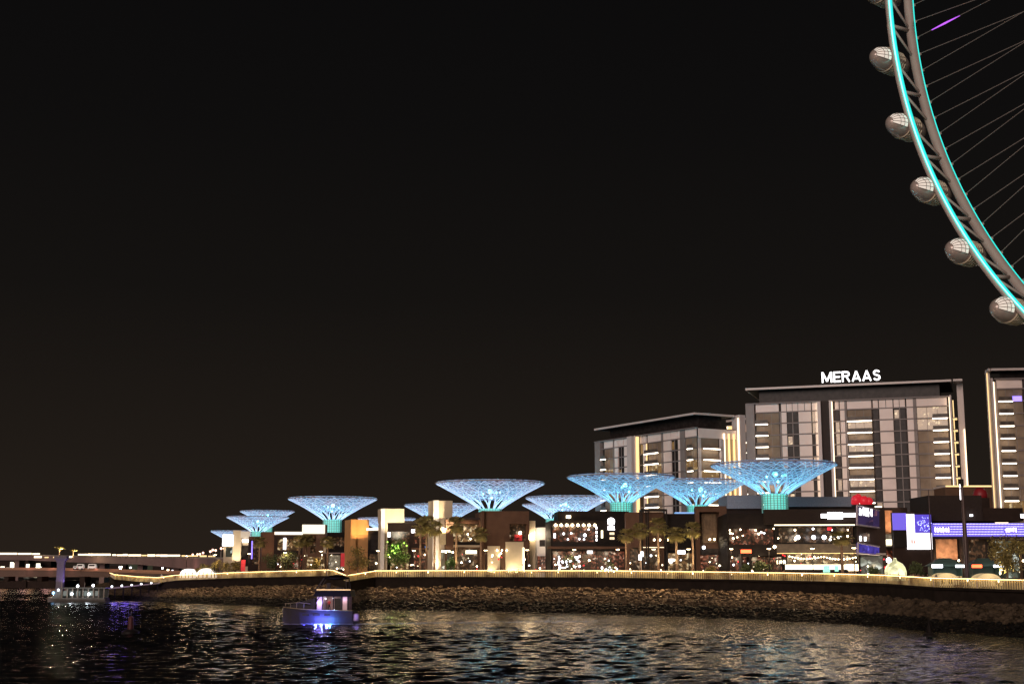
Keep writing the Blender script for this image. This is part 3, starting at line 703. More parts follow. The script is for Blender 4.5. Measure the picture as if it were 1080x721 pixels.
# ------------------------------------------------------------------ retail street buildings
GROUPB = None
BL = []
class Bld:
    def __init__(s, name, label, cat, px0, px1, ytop, D, depth=12., rot=0., wall=M_dbrown, z0=GZ, holes=(), trim=None, ybot=None, reveal=3.0, lift=None):
        s.D = D; s.rot = R(rot); zc = 15.
        x0, x1 = Xp(px0, D, zc), Xp(px1, D, zc)
        s.zb = z0 if ybot is None else Zp(ybot, D)
        s.p0 = Vector((x0, D, 0)); ca, sa = math.cos(s.rot), math.sin(s.rot)
        # right end so that it lands on px1
        lo, hi = 0., 200.
        for _ in range(50):
            m = (lo + hi) / 2; X = x0 + m * ca; Y = D + m * sa
            if X < Xp(px1, Y, zc): lo = m
            else: hi = m
        s.w = m; s.root = thing(name, label, cat, (x0, D, s.zb), s.rot); s.h = Zp(ytop, D) - s.zb; s.depth = depth
        s.px0, s.px1 = px0, px1
        w, h = s.w, s.h; hs = []; BL.append(s); s.holes_low = any(q[3] > 595 for q in holes)
        for (a, b, ya, yb, kind) in holes:
            hs.append((s.lx(a), s.lx(b), max(0.05, s.lz(yb)), s.lz(ya), kind))
        s.hs = hs
        mb = MB()
        if hs:
            t = .5; X = sorted({0, w} | {round(v, 3) for q in hs for v in q[:2] if 0 < v < w}); Z = sorted({0, h} | {round(v, 3) for q in hs for v in q[2:4] if 0 < v < h})
            for j in range(len(Z) - 1):
                run = None
                for i in range(len(X) - 1):
                    cx, cz = (X[i] + X[i + 1]) / 2, (Z[j] + Z[j + 1]) / 2
                    solid = not any(q[0] < cx < q[1] and q[2] < cz < q[3] for q in hs)
                    if solid: run = [X[i], X[i + 1]] if run is None else [run[0], X[i + 1]]
                    if (not solid or i == len(X) - 2) and run is not None:
                        mb.box(run[0], run[1], 0, t, Z[j], Z[j + 1]); run = None
            mb.box(.002, w - .002, reveal, depth, 0, h - .3); mb.box(.001, .4, t, reveal, 0, h - .3); mb.box(w - .4, w - .001, t, reveal, 0, h - .3)
            mb.box(.0, w, t, depth, h - .3, h - .002)
        else: mb.box(0, w, 0, depth, 0, h)
        mb.build('wall', wall, s.root)
        for (a, b, c, d, kind) in hs:
            if kind in ('glass',):
                q = MB(); q.box(a, b, .25, .3, c, d); wn = q.build('window', M_glass, s.root)
                q = MB(); nn = max(1, int((b - a) / 2.2))
                for i in range(1, nn): q.box(a + (b - a) * i / nn - .05, a + (b - a) * i / nn + .05, .12, .249, c, d)
                if nn > 1: q.build('mullion', M_grey, wn)
            elif kind != 'open':
                m = {'warm': I_warm, 'dim': I_dim, 'bar': I_bar, 'white': I_white, 'green': I_green}[kind]
                q = MB(); q.box(a, b, reveal - .12, reveal - .01, c, d); wn = q.build('window', m, s.root)
                q = MB(); nn = max(1, int((b - a) / 3.2))
                for i in range(1, nn): q.box(a + (b - a) * i / nn - .07, a + (b - a) * i / nn + .07, .55, .7, c, d)
                if nn > 1: q.build('mullion', M_dark, wn)
                if (d - c) > 2 and rnd.random() < 2:   # tables and stools inside the opening
                    for i in range(int((b - a) / 3)):
                        xx = a + 1.2 + i * 3 + rnd.random(); 
                        if xx > b - .6: break
                        q = MB(); q.lathe([(.25, c), (.06, c + .05), (.06, c + .7), (.5, c + .72), (.5, c + .78)], 8, (xx, 1.8, 0)); q.build('table', M_dark, s.root)
    def lx(s, px, z=12.):
        ca, sa = math.cos(s.rot), math.sin(s.rot); lo, hi = -30., s.w + 60.
        for _ in range(40):
            m = (lo + hi) / 2
            if s.p0.x + m * ca < Xp(px, s.D + m * sa, z): lo = m
            else: hi = m
        return m
    def lz(s, py): return Zp(py, s.D) - s.zb
    def part(s, name, m, px0, px1, y0, y1, o0, o1):   # y0 top row, y1 bottom row, o outward distances
        q = MB(); q.box(s.lx(px0), s.lx(px1), -o1, -o0, s.lz(y1), s.lz(y0)); return q.build(name, m, s.root)
    def dot(s, px, py, r, m, out=.4, name='lamp'):
        q = MB(); q.ball((0, 0, 0), r, 8); return q.build(name, m, s.root, loc=(s.lx(px), -out, s.lz(py)))
    def world(s, px, py, out=0.):
        x = s.lx(px); ca, sa = math.cos(s.rot), math.sin(s.rot)
        return Vector((s.p0.x + x * ca + out * sa, s.D + x * sa - out * ca, Zp(py, s.D)))
def glyphs(mb, w, h, n, rn, th=.16):
    """abstract strokes for lettering too small to read in the photograph"""
    for i in range(n):
        x = w * i / n; cw = w / n * .72
        for _ in range(2): xx = x + rn.random() * cw * .7; mb.box(xx, xx + th, -.08, .0, h * rn.random() * .2, h * (.75 + .25 * rn.random()))
        zz = h * rn.random() * .8; mb.box(x, x + cw, -.081, .001, zz, zz + th)
def wsign(b, label, px0, px1, y0, y1, m=None, out=.5, back=None, n=6, seed=1, solid=False, group=None):
    w = b.lx(px1) - b.lx(px0); h = Zp(y0, b.D) - Zp(y1, b.D); p = b.world(px0, y1, out)
    t = thing('sign', label, 'sign', p, b.rot)
    if solid:
        q = MB(); q.box(0, w, -.12, .12, 0, h); q.build('light_panel', m or L_white, t)
        q = MB(); q.box(-.08, w + .08, .121, .24, -.08, h + .08); q.build('backing', M_dark, t)
    else:
        q = MB(); q.box(-.1, w + .1, .02, .2, -.1, h + .1); q.build('backing', back or M_dark, t)
        q = MB(); glyphs(q, w, h, n, random.Random(seed), max(.09, h * .13)); q.build('lettering', m or L_white, t)
    return t

# --- far left cluster
b = Bld('shop_building', 'small cream shop at the far left end with a bright white signboard', 'building', 236, 262, 566, 400, 14, 12, M_cream, holes=[(238, 245, 577, 587, 'green')])
b.part('pillar', M_cream, 245, 254, 559, 600, .1, 1.2); b.part('canopy_slab', M_white, 253, 263, 560, 567, .1, 2.0)
b.part('light_strip', L_white, 255, 264.5, 568.5, 571.5, .1, .4); b.part('glass_door', M_glass, 255, 262, 575, 597, .05, .15)
lamp('uplight', b.root, (b.lx(249), -6, 1), 6000, (1, .85, .6), .3, 'SPOT', (b.lx(249), -1, 9), 60)
wsign(b, 'bright white box signboard above the leftmost shop', 234, 245.6, 563.5, 575.5, None, 1.4, solid=True)
b = Bld('shop_building', 'dark shop front with a vertical blue light edge behind the left trees', 'building', 262, 289, 566, 392, 14, 8, M_dbrown, holes=[(266, 276, 572, 595, 'dim')])
b.part('light_strip', L_purple, 265, 266.2, 570, 589, .2, .5); b.part('upper_slab', M_brown, 262, 289, 565.5, 569, .1, 1.2)
b = Bld('tower_building', 'brown rendered box tower below the twin small canopies', 'building', 276, 290, 560.5, 386, 8, 14, M_brown)
lamp('uplight', b.root, (3, -7, 2), 3600, (1, .6, .3), .3, 'SPOT', (2, 0, 11), 60)
b = Bld('restaurant_building', 'dark restaurant with a bright white roof edge and vertical light strip', 'building', 289, 320, 563.5, 380, 16, 8, M_dbrown, holes=[(292, 317, 568, 580, 'warm'), (292, 318, 584, 600, 'bar')])
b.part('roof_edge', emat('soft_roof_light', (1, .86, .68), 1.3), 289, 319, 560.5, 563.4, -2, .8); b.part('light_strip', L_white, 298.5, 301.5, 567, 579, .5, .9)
b = Bld('corner_building', 'brown corner house under a wide white lit cornice', 'building', 320, 345, 553, 370, 16, 10, M_brown, holes=[(327, 333, 564, 583, 'dim'), (323, 343, 587, 600, 'warm')])
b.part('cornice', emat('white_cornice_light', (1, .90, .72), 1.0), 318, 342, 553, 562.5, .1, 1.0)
b.part('cream_pillar', M_cream, 341, 347, 567, 583, .3, 1.0)
b = Bld('shop_building', 'dark building with white-lit ground floor beside the amber tower', 'building', 345, 370, 561, 362, 16, 10, M_blackc, holes=[(347, 366, 585, 600, 'white'), (350, 364, 566, 576, 'dim')])
b.part('canopy_slab', M_grey, 340, 366, 582.3, 583.6, .1, 2.0)
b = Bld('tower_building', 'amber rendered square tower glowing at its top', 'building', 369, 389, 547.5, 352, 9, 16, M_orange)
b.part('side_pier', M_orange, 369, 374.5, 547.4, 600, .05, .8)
for zz in (3.5, 8): b.part('joint', M_brown, 375, 388.5, Zp and 596 - 0 - zz * 4, 596.3 - zz * 4, .01, .03)
lamp('uplight', b.root, (b.w * .5, -6, 7), 8800, (1, .62, .26), .3, 'SPOT', (b.w * .5, 0, 16), 70)
b = Bld('shop_building', 'dark glass shop between the amber tower and the tall cream pillar', 'building', 388, 402, 559, 350, 14, 6, M_blackc, holes=[(390, 400, 564, 580, 'glass'), (389.5, 400.5, 584, 600, 'dim')])
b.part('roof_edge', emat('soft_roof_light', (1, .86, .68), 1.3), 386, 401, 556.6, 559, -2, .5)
# tall cream portal
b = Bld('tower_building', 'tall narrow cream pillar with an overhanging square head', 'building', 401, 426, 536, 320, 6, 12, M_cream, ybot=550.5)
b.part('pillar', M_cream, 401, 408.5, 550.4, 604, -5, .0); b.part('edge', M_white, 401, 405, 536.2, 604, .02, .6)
lamp('uplight', b.root, (4, -9, -3), 10400, (1, .86, .62), .3, 'SPOT', (4, 0, 3), 75)
b = Bld('restaurant_building', 'dark sloping-roofed restaurant behind the large green tree', 'building', 408.6, 457, 551, 328, 16, 6, M_dbrown, holes=[(412, 432, 560, 584, 'dim'), (436, 456, 560, 573, 'bar'), (412, 432, 588, 602, 'warm'), (436, 454, 580, 602, 'bar')])
b.part('roof', M_recess, 408, 457, 549, 551.6, -12, 1.6); b.part('light_box', L_white, 433.5, 441.5, 558, 561.5, .3, .8); b.part('wall_lamp', L_globe, 408.8, 411.2, 561, 566, .3, .6); b.part('light_box', L_counter, 450, 456, 558.5, 561.8, .3, .8)
b.part('blue_screen', emat('blue_window_light', (.05, .25, .9), .5), 448, 456, 575.5, 577.3, .3, .5)
b.part('canopy_slab', M_brown, 434, 457, 577.5, 579.5, .1, 2.2)
# square cream tower
b = Bld('tower_building', 'square cream tower rising in the middle of the street with palms around it', 'building', 456, 477, 527.5, 322, 6, 14, M_cream, holes=[])
b.part('corner_pier', M_white, 456, 462, 527.4, 603, .03, .6)
lamp('uplight', b.root, (2, -8, 10), 9600, (1, .83, .55), .3, 'SPOT', (2.5, 0, 16.5), 70); lamp('uplight', b.root, (1.5, -5, .5), 3600, (1, .78, .5), .3, 'SPOT', (1.5, 0, 6), 70)
# two storey house
b = Bld('restaurant_building', 'two-storey restaurant with a planted terrace and long white light box', 'building', 470, 510, 547, 318, 14, 6, M_brown,
        holes=[(478, 505, 552, 574, 'warm'), (466, 479, 579, 602, 'green'), (481, 508, 578, 602, 'dim')])
b.part('roof', M_recess, 471, 512, 545.6, 548, -10, 1.2); b.part('canopy_slab', M_cream, 478, 514, 574.5, 576.5, .1, 2.4); b.part('light_box', L_counter, 491, 502.5, 580, 583.6, .3, 1.0)
b.part('balcony_rail', M_dark, 478, 506, 571, 574.4, 1.2, 1.3); b.part('blind', mat('lit_blind', (.6, .5, .3), .8), 464, 470, 556, 574, .2, .3)
for i in range(4): b.dot(466.5 + i * 3.6, 581 + (i % 2), .22, L_warm, .8)
for px, py in ((493, 563), (496, 568), (509, 571), (486, 559)): b.dot(px, py, .2, L_warm, .9)
lamp('terrace_lamp', b.root, (b.lx(492), -1.0, b.lz(556)), 220, (1, .7, .4), .3)
# brown mass with cream lower wall
b = Bld('corner_building', 'large plain brown corner building with uplit cream lower walls and one square window', 'building', 509, 558, 538.5, 312, 16, 8, M_brown,
        holes=[(537.5, 556, 552, 570, 'dim'), (552.5, 560, 578, 603, 'bar')])
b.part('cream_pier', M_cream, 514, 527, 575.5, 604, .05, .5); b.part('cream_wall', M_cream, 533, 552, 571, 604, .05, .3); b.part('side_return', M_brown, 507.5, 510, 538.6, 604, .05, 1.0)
b.part('light_strip', L_counter, 551.2, 552.6, 577, 603, .35, .6); b.part('window_lamp', L_warm, 548, 550.5, 560, 563, -1.2, -.8); b.part('curtain', M_red, 544, 552, 563, 570, -2.2, -2.0)
for px in (517, 537, 545): lamp('uplight', b.root, (b.lx(px), -1.6, .3), 960, (1, .82, .5), .2, 'SPOT', (b.lx(px), 0, 4.5), 90)
for px, py in ((524, 580), (529, 580), (534, 580), (528, 583), (526, 585.5)): b.dot(px, py, .18, L_warm, .7)
# white wall gap
b = Bld('link_building', 'white-walled link between the brown corner building and the bar with red lights', 'building', 562, 581, 556, 318, 10, -6, M_white, holes=[(569, 575, 569, 576, 'glass'), (566, 579, 585, 603, 'bar')])
b.part('pillar', M_cream, 559, 565, 549, 603, .3, 1.2); b.dot(561, 566, .8, L_warm, 1.6)
lamp('wall_lamp', b.root, (b.lx(567), -2, b.lz(563)), 300, (1, .82, .6), .3)
b.part('awning', M_white, 567, 580, 583, 586, .3, 2.0)
# bar with row of lamps
b = Bld('bar_building', 'two-storey black bar with a row of eight warm lamps over its upper terrace', 'building', 581, 664, 548.5, 298, 16, 3, M_blackc,
        holes=[(583, 629, 553, 574, 'bar'), (583, 660, 581, 603, 'bar')])
b.part('canopy_slab', M_brown, 577, 661, 576, 578.5, .1, 2.6); b.part('roof_box', M_blackc, 589, 664, 538.5, 548.6, -12, -.6)
b.part('terrace_rail', M_dark, 583, 629, 571, 575.9, .3, .4)
for i in range(8): b.dot(586 + i * 5.9, 553.5, .32, L_warm, .5)
for px, py, r in ((594.5, 562.5, .25), (602.5, 562, .2), (617, 564, .35), (611, 568, .2), (599, 568.5, .2), (616, 568.5, .2), (621, 558, .2)): b.dot(px, py, r, L_globe, .2)
for y in (555, 559.5, 563.5, 567.5): b.part('vertical_sign_light', L_white, 628.3, 630, y, y + 2.6, .2, .4)
b.part('poster_light', L_white, 584, 586, 562, 567, .2, .35); b.part('poster_light', L_counter, 634, 636, 559, 567, .2, .35); b.part('poster_light', emat('poster_cream', (1, .85, .6), .7), 643, 648, 561, 563.5, .2, .35); b.part('poster_light', emat('poster_cream', (1, .85, .6), .7), 643, 648, 566, 568.5, .2, .35)
b.part('roof_lamp', L_warm, 597.5, 602, 543.5, 546, .0, .4)
for i in range(3): lamp('terrace_lamp', b.root, (b.lx(590 + i * 16), -1.2, b.lz(556)), 90, (1, .5, .22), .3)
for i in range(4): lamp('bar_lamp', b.root, (b.lx(590 + i * 18), -2.2, b.lz(583)), 120, (1, .78, .55), .3)
# round emblem sign: ring, disc and plinth
t = thing('emblem_sign', 'round white glowing emblem above a small white plate on the black bar', 'sign', b.world(644.6, 550, .5), b.rot)
q = MB(); Rr = 3.7 * 298 / F
q.tube([(Rr * .86 * math.cos(a), -.1, Rr * .86 * math.sin(a) + .1) for a in [2 * math.pi * k / 28 for k in range(28)]], .19, 6, True)
q.tube([(Rr * .36 * math.cos(a), -.1, Rr * .36 * math.sin(a) + .1) for a in [2 * math.pi * k / 16 for k in range(16)]], .16, 6, True)
q.build('ring', L_white, t); q = MB()
for i in range(4): q.box(-.75 + i * .4, -.5 + i * .4, -.15, 0, -Rr - .95, -Rr - .1)
q.box(-.8, .8, -.14, 0, -Rr - .99, -Rr - .75); q.build('plate', L_white, t)
q = MB(); q.prism([(-Rr, .02), (Rr, .02), (Rr, .2), (-Rr, .2)], -Rr * .8, Rr * .8); q.build('backing', emat('sign_halo_face', (.8, .8, .8), .25), t)
wsign(b, 'small white box sign under the slab of the black bar', 618, 623.5, 580.5, 583.5, None, 2.7, solid=True)
wsign(b, 'low white lit menu board behind the railing in front of the black bar', 587, 594.5, 597.5, 599, L_counter, 5.0, solid=True)
# string of white lights between posts on terrace
# brown box to the right of the bar
b = Bld('shop_building', 'tall plain brown box building behind the cluster of palms', 'building', 660, 701, 540, 292, 14, -3, M_brown, holes=[(664, 697, 577, 603, 'dim')])
b.part('light_strip', L_led, 678, 704, 576.6, 577.2, .1, .3)
t = thing('pergola', 'open black steel frame standing on the roof line beside the brown box building', 'pergola', (Xp(677, 286, 18), 286, GZ), 0)
q = MB(); w = Xp(703, 286, 18) - Xp(677, 286, 18); hh = Zp(538, 286) - GZ
for x_ in (0, w * .25, w): q.box(x_ - .15, x_ + .15, -.15, .15, 0, hh); q.box(x_ - .15, x_ + .15, 4, 4.3, 0, hh)
for y_ in (0, 4.15): q.box(-.15, w + .15, y_ - .15, y_ + .15, hh, hh + .3)
for x_ in (0, w): q.box(x_ - .15, x_ + .15, .16, 3.99, hh, hh + .3)
q.build('frame', M_dark, t)
b = Bld('shop_building', 'black shop with a bright square light box between palm trunks', 'building', 701, 735, 541.5, 288, 14, -3, M_blackc, holes=[(703, 732, 583, 603, 'warm')])
b.part('roof_light', emat('blue_roof_light', (.25, .5, 1), .6), 713, 733, 539.8, 541.2, -3, .1); b.part('terrace_slab', M_dbrown, 700, 734, 578, 580, .1, 1.4)
wsign(b, 'bright square white light box on the black shop', 713.5, 722, 580, 584, None, 1.7, solid=True)
q = b.part('fern_light', L_white, 705, 711, 589, 591.5, .4, .6)
for px in (690, 696, 704, 711): b.dot(px, 569, .22, L_warm, 1.0)
# portal
b = Bld('portal_building', 'brown portal frame building with tall drapes inside', 'building', 734, 767, 533.5, 282, 12, -6, M_brown, holes=[(738.5, 759.5, 539.5, 603, 'open')])
b.part('curtain', mat('drape', (.14, .09, .05), .8, var=.3, scale=1.5), 741, 757, 541, 572, -2.6, -2.4); 
for i in range(5): b.part('drape_fold', mat('drape', (.14, .09, .05), .8), 742 + i * 3.2, 743 + i * 3.2, 541, 572, -2.39, -2.2)
b.part('glass', M_glass, 738.6, 759.4, 578, 585, -1, -.9); b.dot(742.5, 577, .35, L_globe, -.5); b.dot(749, 568.5, .22, L_warm, -.5); b.dot(754, 568.5, .22, L_warm, -.5)
b.part('ground_floor_light', I_bar, 739, 759, 585, 603, -2.4, -2.3)
lamp('uplight', b.root, (b.lx(764), -4, 1), 1040, (1, .7, .5), .3, 'SPOT', (b.lx(763), 0, 9), 70); lamp('curtain_lamp', b.root, (b.lx(749), -.3, b.lz(574)), 90, (1, .8, .5), .3)
# blue-lit roof pavilion
b = Bld('roof_pavilion', 'low pavilion with blue-lit roof beside the drum of the nearest canopy', 'building', 768, 806, 522, 330, 14, 0, mat('slate_render', (.26, .28, .34), .8), ybot=536)
b.part('base', M_dbrown, 768, 806, 535, 604, -12, -1)
b = Bld('roof_pavilion', 'long low blue-grey roof behind the red roof ornament and the nearest canopy', 'building', 832, 905, 523.5, 325, 14, 0, mat('slate_render', (.26, .28, .34), .8), ybot=534)
b.part('base', M_dbrown, 830, 905, 533, 604, -12, -1)
# long dark restaurant
b = Bld('restaurant_building', 'long low black restaurant with a curved lit canopy, globe lamps and string lights', 'building', 767, 909, 541, 262, 22, -4, M_blackc,
        holes=[(768, 818, 557, 574, 'bar'), (822, 903, 555, 572, 'dim'), (770, 826, 587, 607, 'bar'), (830, 905, 584, 607, 'warm')])
b.part('upper_fascia', mat('dark_umber_cladding', (.026, .019, .016), .7, var=.1, spec=.1), 806, 909, 537.5, 553, .05, 2.6); b.part('light_strip', L_counter, 816, 900, 553.4, 554.4, 2.2, 2.75)
b.part('balcony', mat('bronze_panel', (.10, .075, .05), .5, var=.3, scale=1), 818, 909, 573.5, 582.8, .05, 2.2); b.part('light_strip', L_ledy, 818, 909, 583, 583.6, 1.9, 2.25)
b.part('balcony', M_blackc, 767, 818, 574, 586, .05, 1.6)
for px in (841, 857.5, 868.5, 885, 909): b.dot(px, 566.5, .42, L_globe, 1.3, 'globe_lamp')
for i in range(26):
    px = 770 + rnd.random() * 130; py = 557 + rnd.random() * 12; b.dot(px, py, .12 + rnd.random() * .12, L_warm if rnd.random() < .7 else L_globe, .6)
for i in range(24): b.dot(831 + i * 3.0, 586.5 + 2.2 * math.sin(math.pi * ((i % 12) / 11.)) + .05 * i, .13, L_warm, 2.0, 'string_bulb')
b.part('counter', L_counter, 826, 888, 595, 600, 2.3, 3.6); b.part('counter', L_counter, 891, 913, 594.5, 601.5, 1.0, 2.2); b.part('plinth', M_dark, 824, 890, 600.2, 604, 2.3, 3.7)
b.part('menu_board', emat('teal_board', (.35, .9, .75), .8), 864, 871, 596, 603, 3.8, 3.9); b.part('menu_board', emat('teal_board', (.35, .9, .75), .8), 876, 880, 596, 602, 3.8, 3.9)
b.dot(815.8, 576.5, .3, L_warm, 1.9); b.part('red_lamp', L_red, 873, 877.5, 556, 559, .4, .7)
for px in (782, 800, 835, 850, 866, 884, 900): lamp('restaurant_lamp', b.root, (b.lx(px), -2.6, b.lz(589)), 150, (1, .8, .5), .3)
for px in (780, 800, 840, 870, 895): lamp('balcony_lamp', b.root, (b.lx(px), -.6, b.lz(558)), 40, (1, .75, .5), .3)
bLong = b
t = wsign(b, 'long white illuminated sign with a taller middle box on the black restaurant fascia', 864.5, 871, 542.5, 546.8, L_white, 3.1, solid=True)
for (pa, pb, ya, yb) in ((871.2, 886.5, 541, 548), (886.7, 899.5, 541.8, 545.8)):
    q = MB(); k_ = 262 / F; q.box((pa - 864.5) * k_, (pb - 864.5) * k_, -.14, .14, (546.8 - yb) * k_, (546.8 - ya) * k_); q.build('light_panel', L_white, t)
wsign(b, 'orange-red neon sign hanging over a kiosk door at the black restaurant', 780, 791, 579.5, 583, L_redo, 2.4, solid=True)
wsign(b, 'bright white stacked board at the left end of the lit counter', 816, 826, 590, 594.5, L_counter, 4.0, n=5, seed=4)
# kiosk under neon
b2 = Bld('kiosk', 'small dark kiosk under the orange-red neon sign with red lamps', 'kiosk', 781, 792, 584, 254, 3, 0, M_dark, holes=[(783, 790, 587, 604, 'bar')])
# stairs / lit ramp edge left of the counter
# right-hand cluster
b = Bld('shop_building', 'grey-brown shop corner between the two angled violet screens', 'building', 904, 934, 535, 252, 18, -14, M_dbrown, holes=[(906, 918, 561, 571, 'dim'), (906, 931, 586, 607, 'green')])
b.part('slab', M_grey, 903, 934, 583, 585, .05, 1.0); b.part('wall_light', L_globe, 907, 909, 565, 570, .2, .6); b.part('wall_light', L_globe, 912, 914, 566, 570, .2, .6)
lamp('shop_lamp', b.root, (b.lx(922), -3, 2.5), 300, (1, .8, .5), .3)
def screen(px0, px1, ya, yb, yc, yd, D0, D1, label, m=I_purple, glyph=None):
    p = [Pt(px0, yb, D0), Pt(px1, yd, D1), Pt(px1, yc, D1), Pt(px0, ya, D0)]; c = p[0].copy()
    t = thing('screen', label, 'screen', c); dn = (p[1] - p[0]).cross(Vector((0, 0, 1))).normalized(); 
    if dn.y > 0: dn = -dn
    q = MB(); q.hexa([p[0] - c, p[1] - c, p[1] - c - dn * .3, p[0] - c - dn * .3], [p[3] - c, p[2] - c, p[2] - c - dn * .3, p[3] - c - dn * .3]); q.build('display', m, t)
    q = MB(); 
    for i in range(4): q.tube([p[i] - c, p[(i + 1) % 4] - c], .16, 4)
    q.build('frame', mat('screen_frame', (.55, .48, .55), .4), t)
    if glyph:
        q = MB(); rn = random.Random(glyph); w = (p[1] - p[0]).length * .5; h = 1.6; g_ = MB(); glyphs(g_, w, h, 5, rn, .35)
        u_ = (p[1] - p[0]).normalized(); bs = p[0] - c + u_ * (w * .15) + Vector((0, 0, (p[3] - p[0]).length * .5)) + dn * .1
        v = [tuple(bs + u_ * x + Vector((0, 0, z)) - dn * (y)) for x, y, z in g_.v]; q.add(v, g_.f); q.build('lettering', L_white, t)
    return t
I_scr = lit_mat('violet_brown_screen', (.10, .06, .22), (.55, .22, .30), .55, .5, .55, .6)
screen(904, 932, 532.5, 553, 539, 557, 246, 252, 'upper angled violet advertising screen on the corner past the black restaurant', I_scr, glyph=3)
screen(905, 931.5, 572, 583, 577, 585.5, 246, 252, 'lower angled violet screen under the larger one on the same corner')
b = Bld('shop_building', 'shop with tall orange wall strip and lit white band left of the big screen', 'building', 924, 958, 535, 260, 16, 0, M_dbrown, holes=[(934, 956, 560, 576, 'white'), (934, 957, 580, 607, 'bar')])
b.part('orange_panel', M_brick, 934, 942, 538, 563, .1, .6); b.part('light_box', L_counter, 924.5, 931.5, 533.5, 537, .1, .5); b.part('light_strip', emat('soft_amber', (1, .6, .3), .5), 931.5, 934, 536, 600, .1, .5)
lamp('uplight', b.root, (b.lx(938), -4, b.lz(556)), 1200, (1, .7, .45), .3, 'SPOT', (b.lx(938), 0, b.lz(548)), 80)
wsign(b, 'white lettering on the dark panel beside the big white screen', 942.5, 955, 561, 566.5, None, .6, n=5, seed=9)
wsign(b, 'long bright cream sign below the white lettering', 933, 951, 568.5, 574.5, L_counter, .9, solid=True)
t = thing('screen', 'large screen with a white L-shaped field and a violet patterned corner', 'screen', Pt(943, 579, 241))
c = Pt(943, 579, 241); sc_ = 241 / F
def scr(nm, m, a, b_, y0, y1, d=0.): q = MB(); q.box((a - 943) * sc_, (b_ - 943) * sc_, -.1 - d, .3, (579 - y1) * sc_, (579 - y0) * sc_); return q.build(nm, m, t)
scr('violet_panel', emat('violet_panel_light', (.16, .12, .75), .75), 943, 957, 541.5, 559); scr('dark_panel', M_dark, 943, 956.9, 559.2, 577, -.05)
scr('white_column', emat('screen_white', (1, .96, 1), 1.6), 957.2, 965.5, 542.5, 579, .02); scr('white_field', emat('screen_white', (1, .96, 1), 1.6), 965.6, 983, 562, 579, .01)
scr('pattern_panel', emat('violet_pattern_back', (.10, .07, .62), .7), 965.7, 983, 543, 561.6)
q = MB()
for k in range(60):
    a = rnd.random() * 6.28; r_a = 1.0 * (rnd.random() ** .6) * 1.4; q.ball((r_a * math.cos(a) + (975 - 943) * sc_, -.15, r_a * math.sin(a) + (579 - 552.5) * sc_), .07, 5)
q.build('pattern_dot', emat('screen_dots', (.5, .55, 1), 2.0), t)
q = MB(); q.box((961 - 943) * sc_, (962.6 - 943) * sc_, -.2, -.1, (579 - 573) * sc_, (579 - 569) * sc_); q.box((963.6 - 943) * sc_, (965 - 943) * sc_, -.2, -.1, (579 - 573) * sc_, (579 - 570) * sc_); q.build('red_mark', emat('soft_red', (1, .25, .2), 1.0), t)
q = MB(); q.box(0, 40 * sc_, .31, 1.2, -(603 - 579) * sc_, (579 - 541) * sc_); q.build('housing', M_dbrown, t)
b = Bld('shop_building', 'wide dark building topped by a plain block, carrying the long violet dotted band', 'building', 983, 1084, 551, 244, 18, 0, M_dbrown,
        holes=[(987, 1013, 568, 607, 'open'), (1022, 1045, 568, 590, 'dim'), (1022, 1045, 593, 609, 'green'), (1050, 1080, 570, 609, 'green')])
b.part('orange_wall', M_brick, 988, 1012, 568, 590, -1.5, -1.2)
b.part('roof_block', mat('umber_cladding', (.032, .023, .02), .8, var=.1, spec=.1), 983, 1040, 522, 549, -12, -.8); b.part('roof_block', M_dbrown, 1040.5, 1084, 535, 549, -12, -1.2); b.part('roof_lamp', L_globe, 1026, 1028, 542, 544, -.6, 0)
band = b.part('violet_band', emat('violet_band_light', (.14, .11, .62), .7), 983.5, 1083, 551.5, 565.5, .05, .5)
q = MB()
for i in range(0, 62):
    for j in range(5):
        q.box(b.lx(985) + i * (b.w - 1) / 62, b.lx(985) + i * (b.w - 1) / 62 + .14, -.56, -.505, b.lz(565) + .25 + j * .46, b.lz(565) + .39 + j * .46)
q.build('light_grid', emat('violet_dot_light', (.6, .55, 1), 2.2), b.root)
lamp('uplight', b.root, (b.lx(1000), -3, 3.0), 1680, (1, .75, .5), .3, 'SPOT', (b.lx(1000), 1, 3.5), 110)
b.part('roof_strip', L_led, 1050, 1064, 550.6, 551.3, .5, .6)
wsign(b, 'white lettering at the left end of the violet dotted band', 985, 1001, 555.5, 561.5, emat('sign_pink_white', (1, .85, 1), 2.4), .9, back=emat('violet_band_light', (.14, .11, .62), .7), n=6, seed=21)
wsign(b, 'white lettering at the right end of the violet dotted band above the tree', 1059, 1072, 556, 561.5, emat('sign_pink_white', (1, .85, 1), 2.4), .9, back=emat('violet_band_light', (.14, .11, .62), .7), n=5, seed=22)
wsign(b, 'white box sign at the right edge above the violet band', 1077, 1082, 542, 546, None, .8, solid=True)
wsign(b, 'white box sign hanging in front of the right-hand tree', 1064, 1074, 587.5, 590.5, emat('sign_soft', (1, 1, .95), 2.0), 9, solid=True)
for px in (1030, 1055, 1072): lamp('shop_lamp', b.root, (b.lx(px), -3, 3.2), 220, (.9, .95, .8), .3)

rq = random.Random(41)
for b in BL:
    k = max(2, int((b.px1 - b.px0) / 5)) if b.holes_low else 0
    for i in range(k):
        px = b.px0 + 1 + rq.random() * (b.px1 - b.px0 - 2); b.dot(px, rq.uniform(584, 602) if b.px0 < 900 else rq.uniform(588, 605), rq.uniform(.09, .22), rq.choice([L_warm, L_warm, L_globe, L_counter, L_red]), rq.uniform(.8, 2.4), 'hanging_lamp')
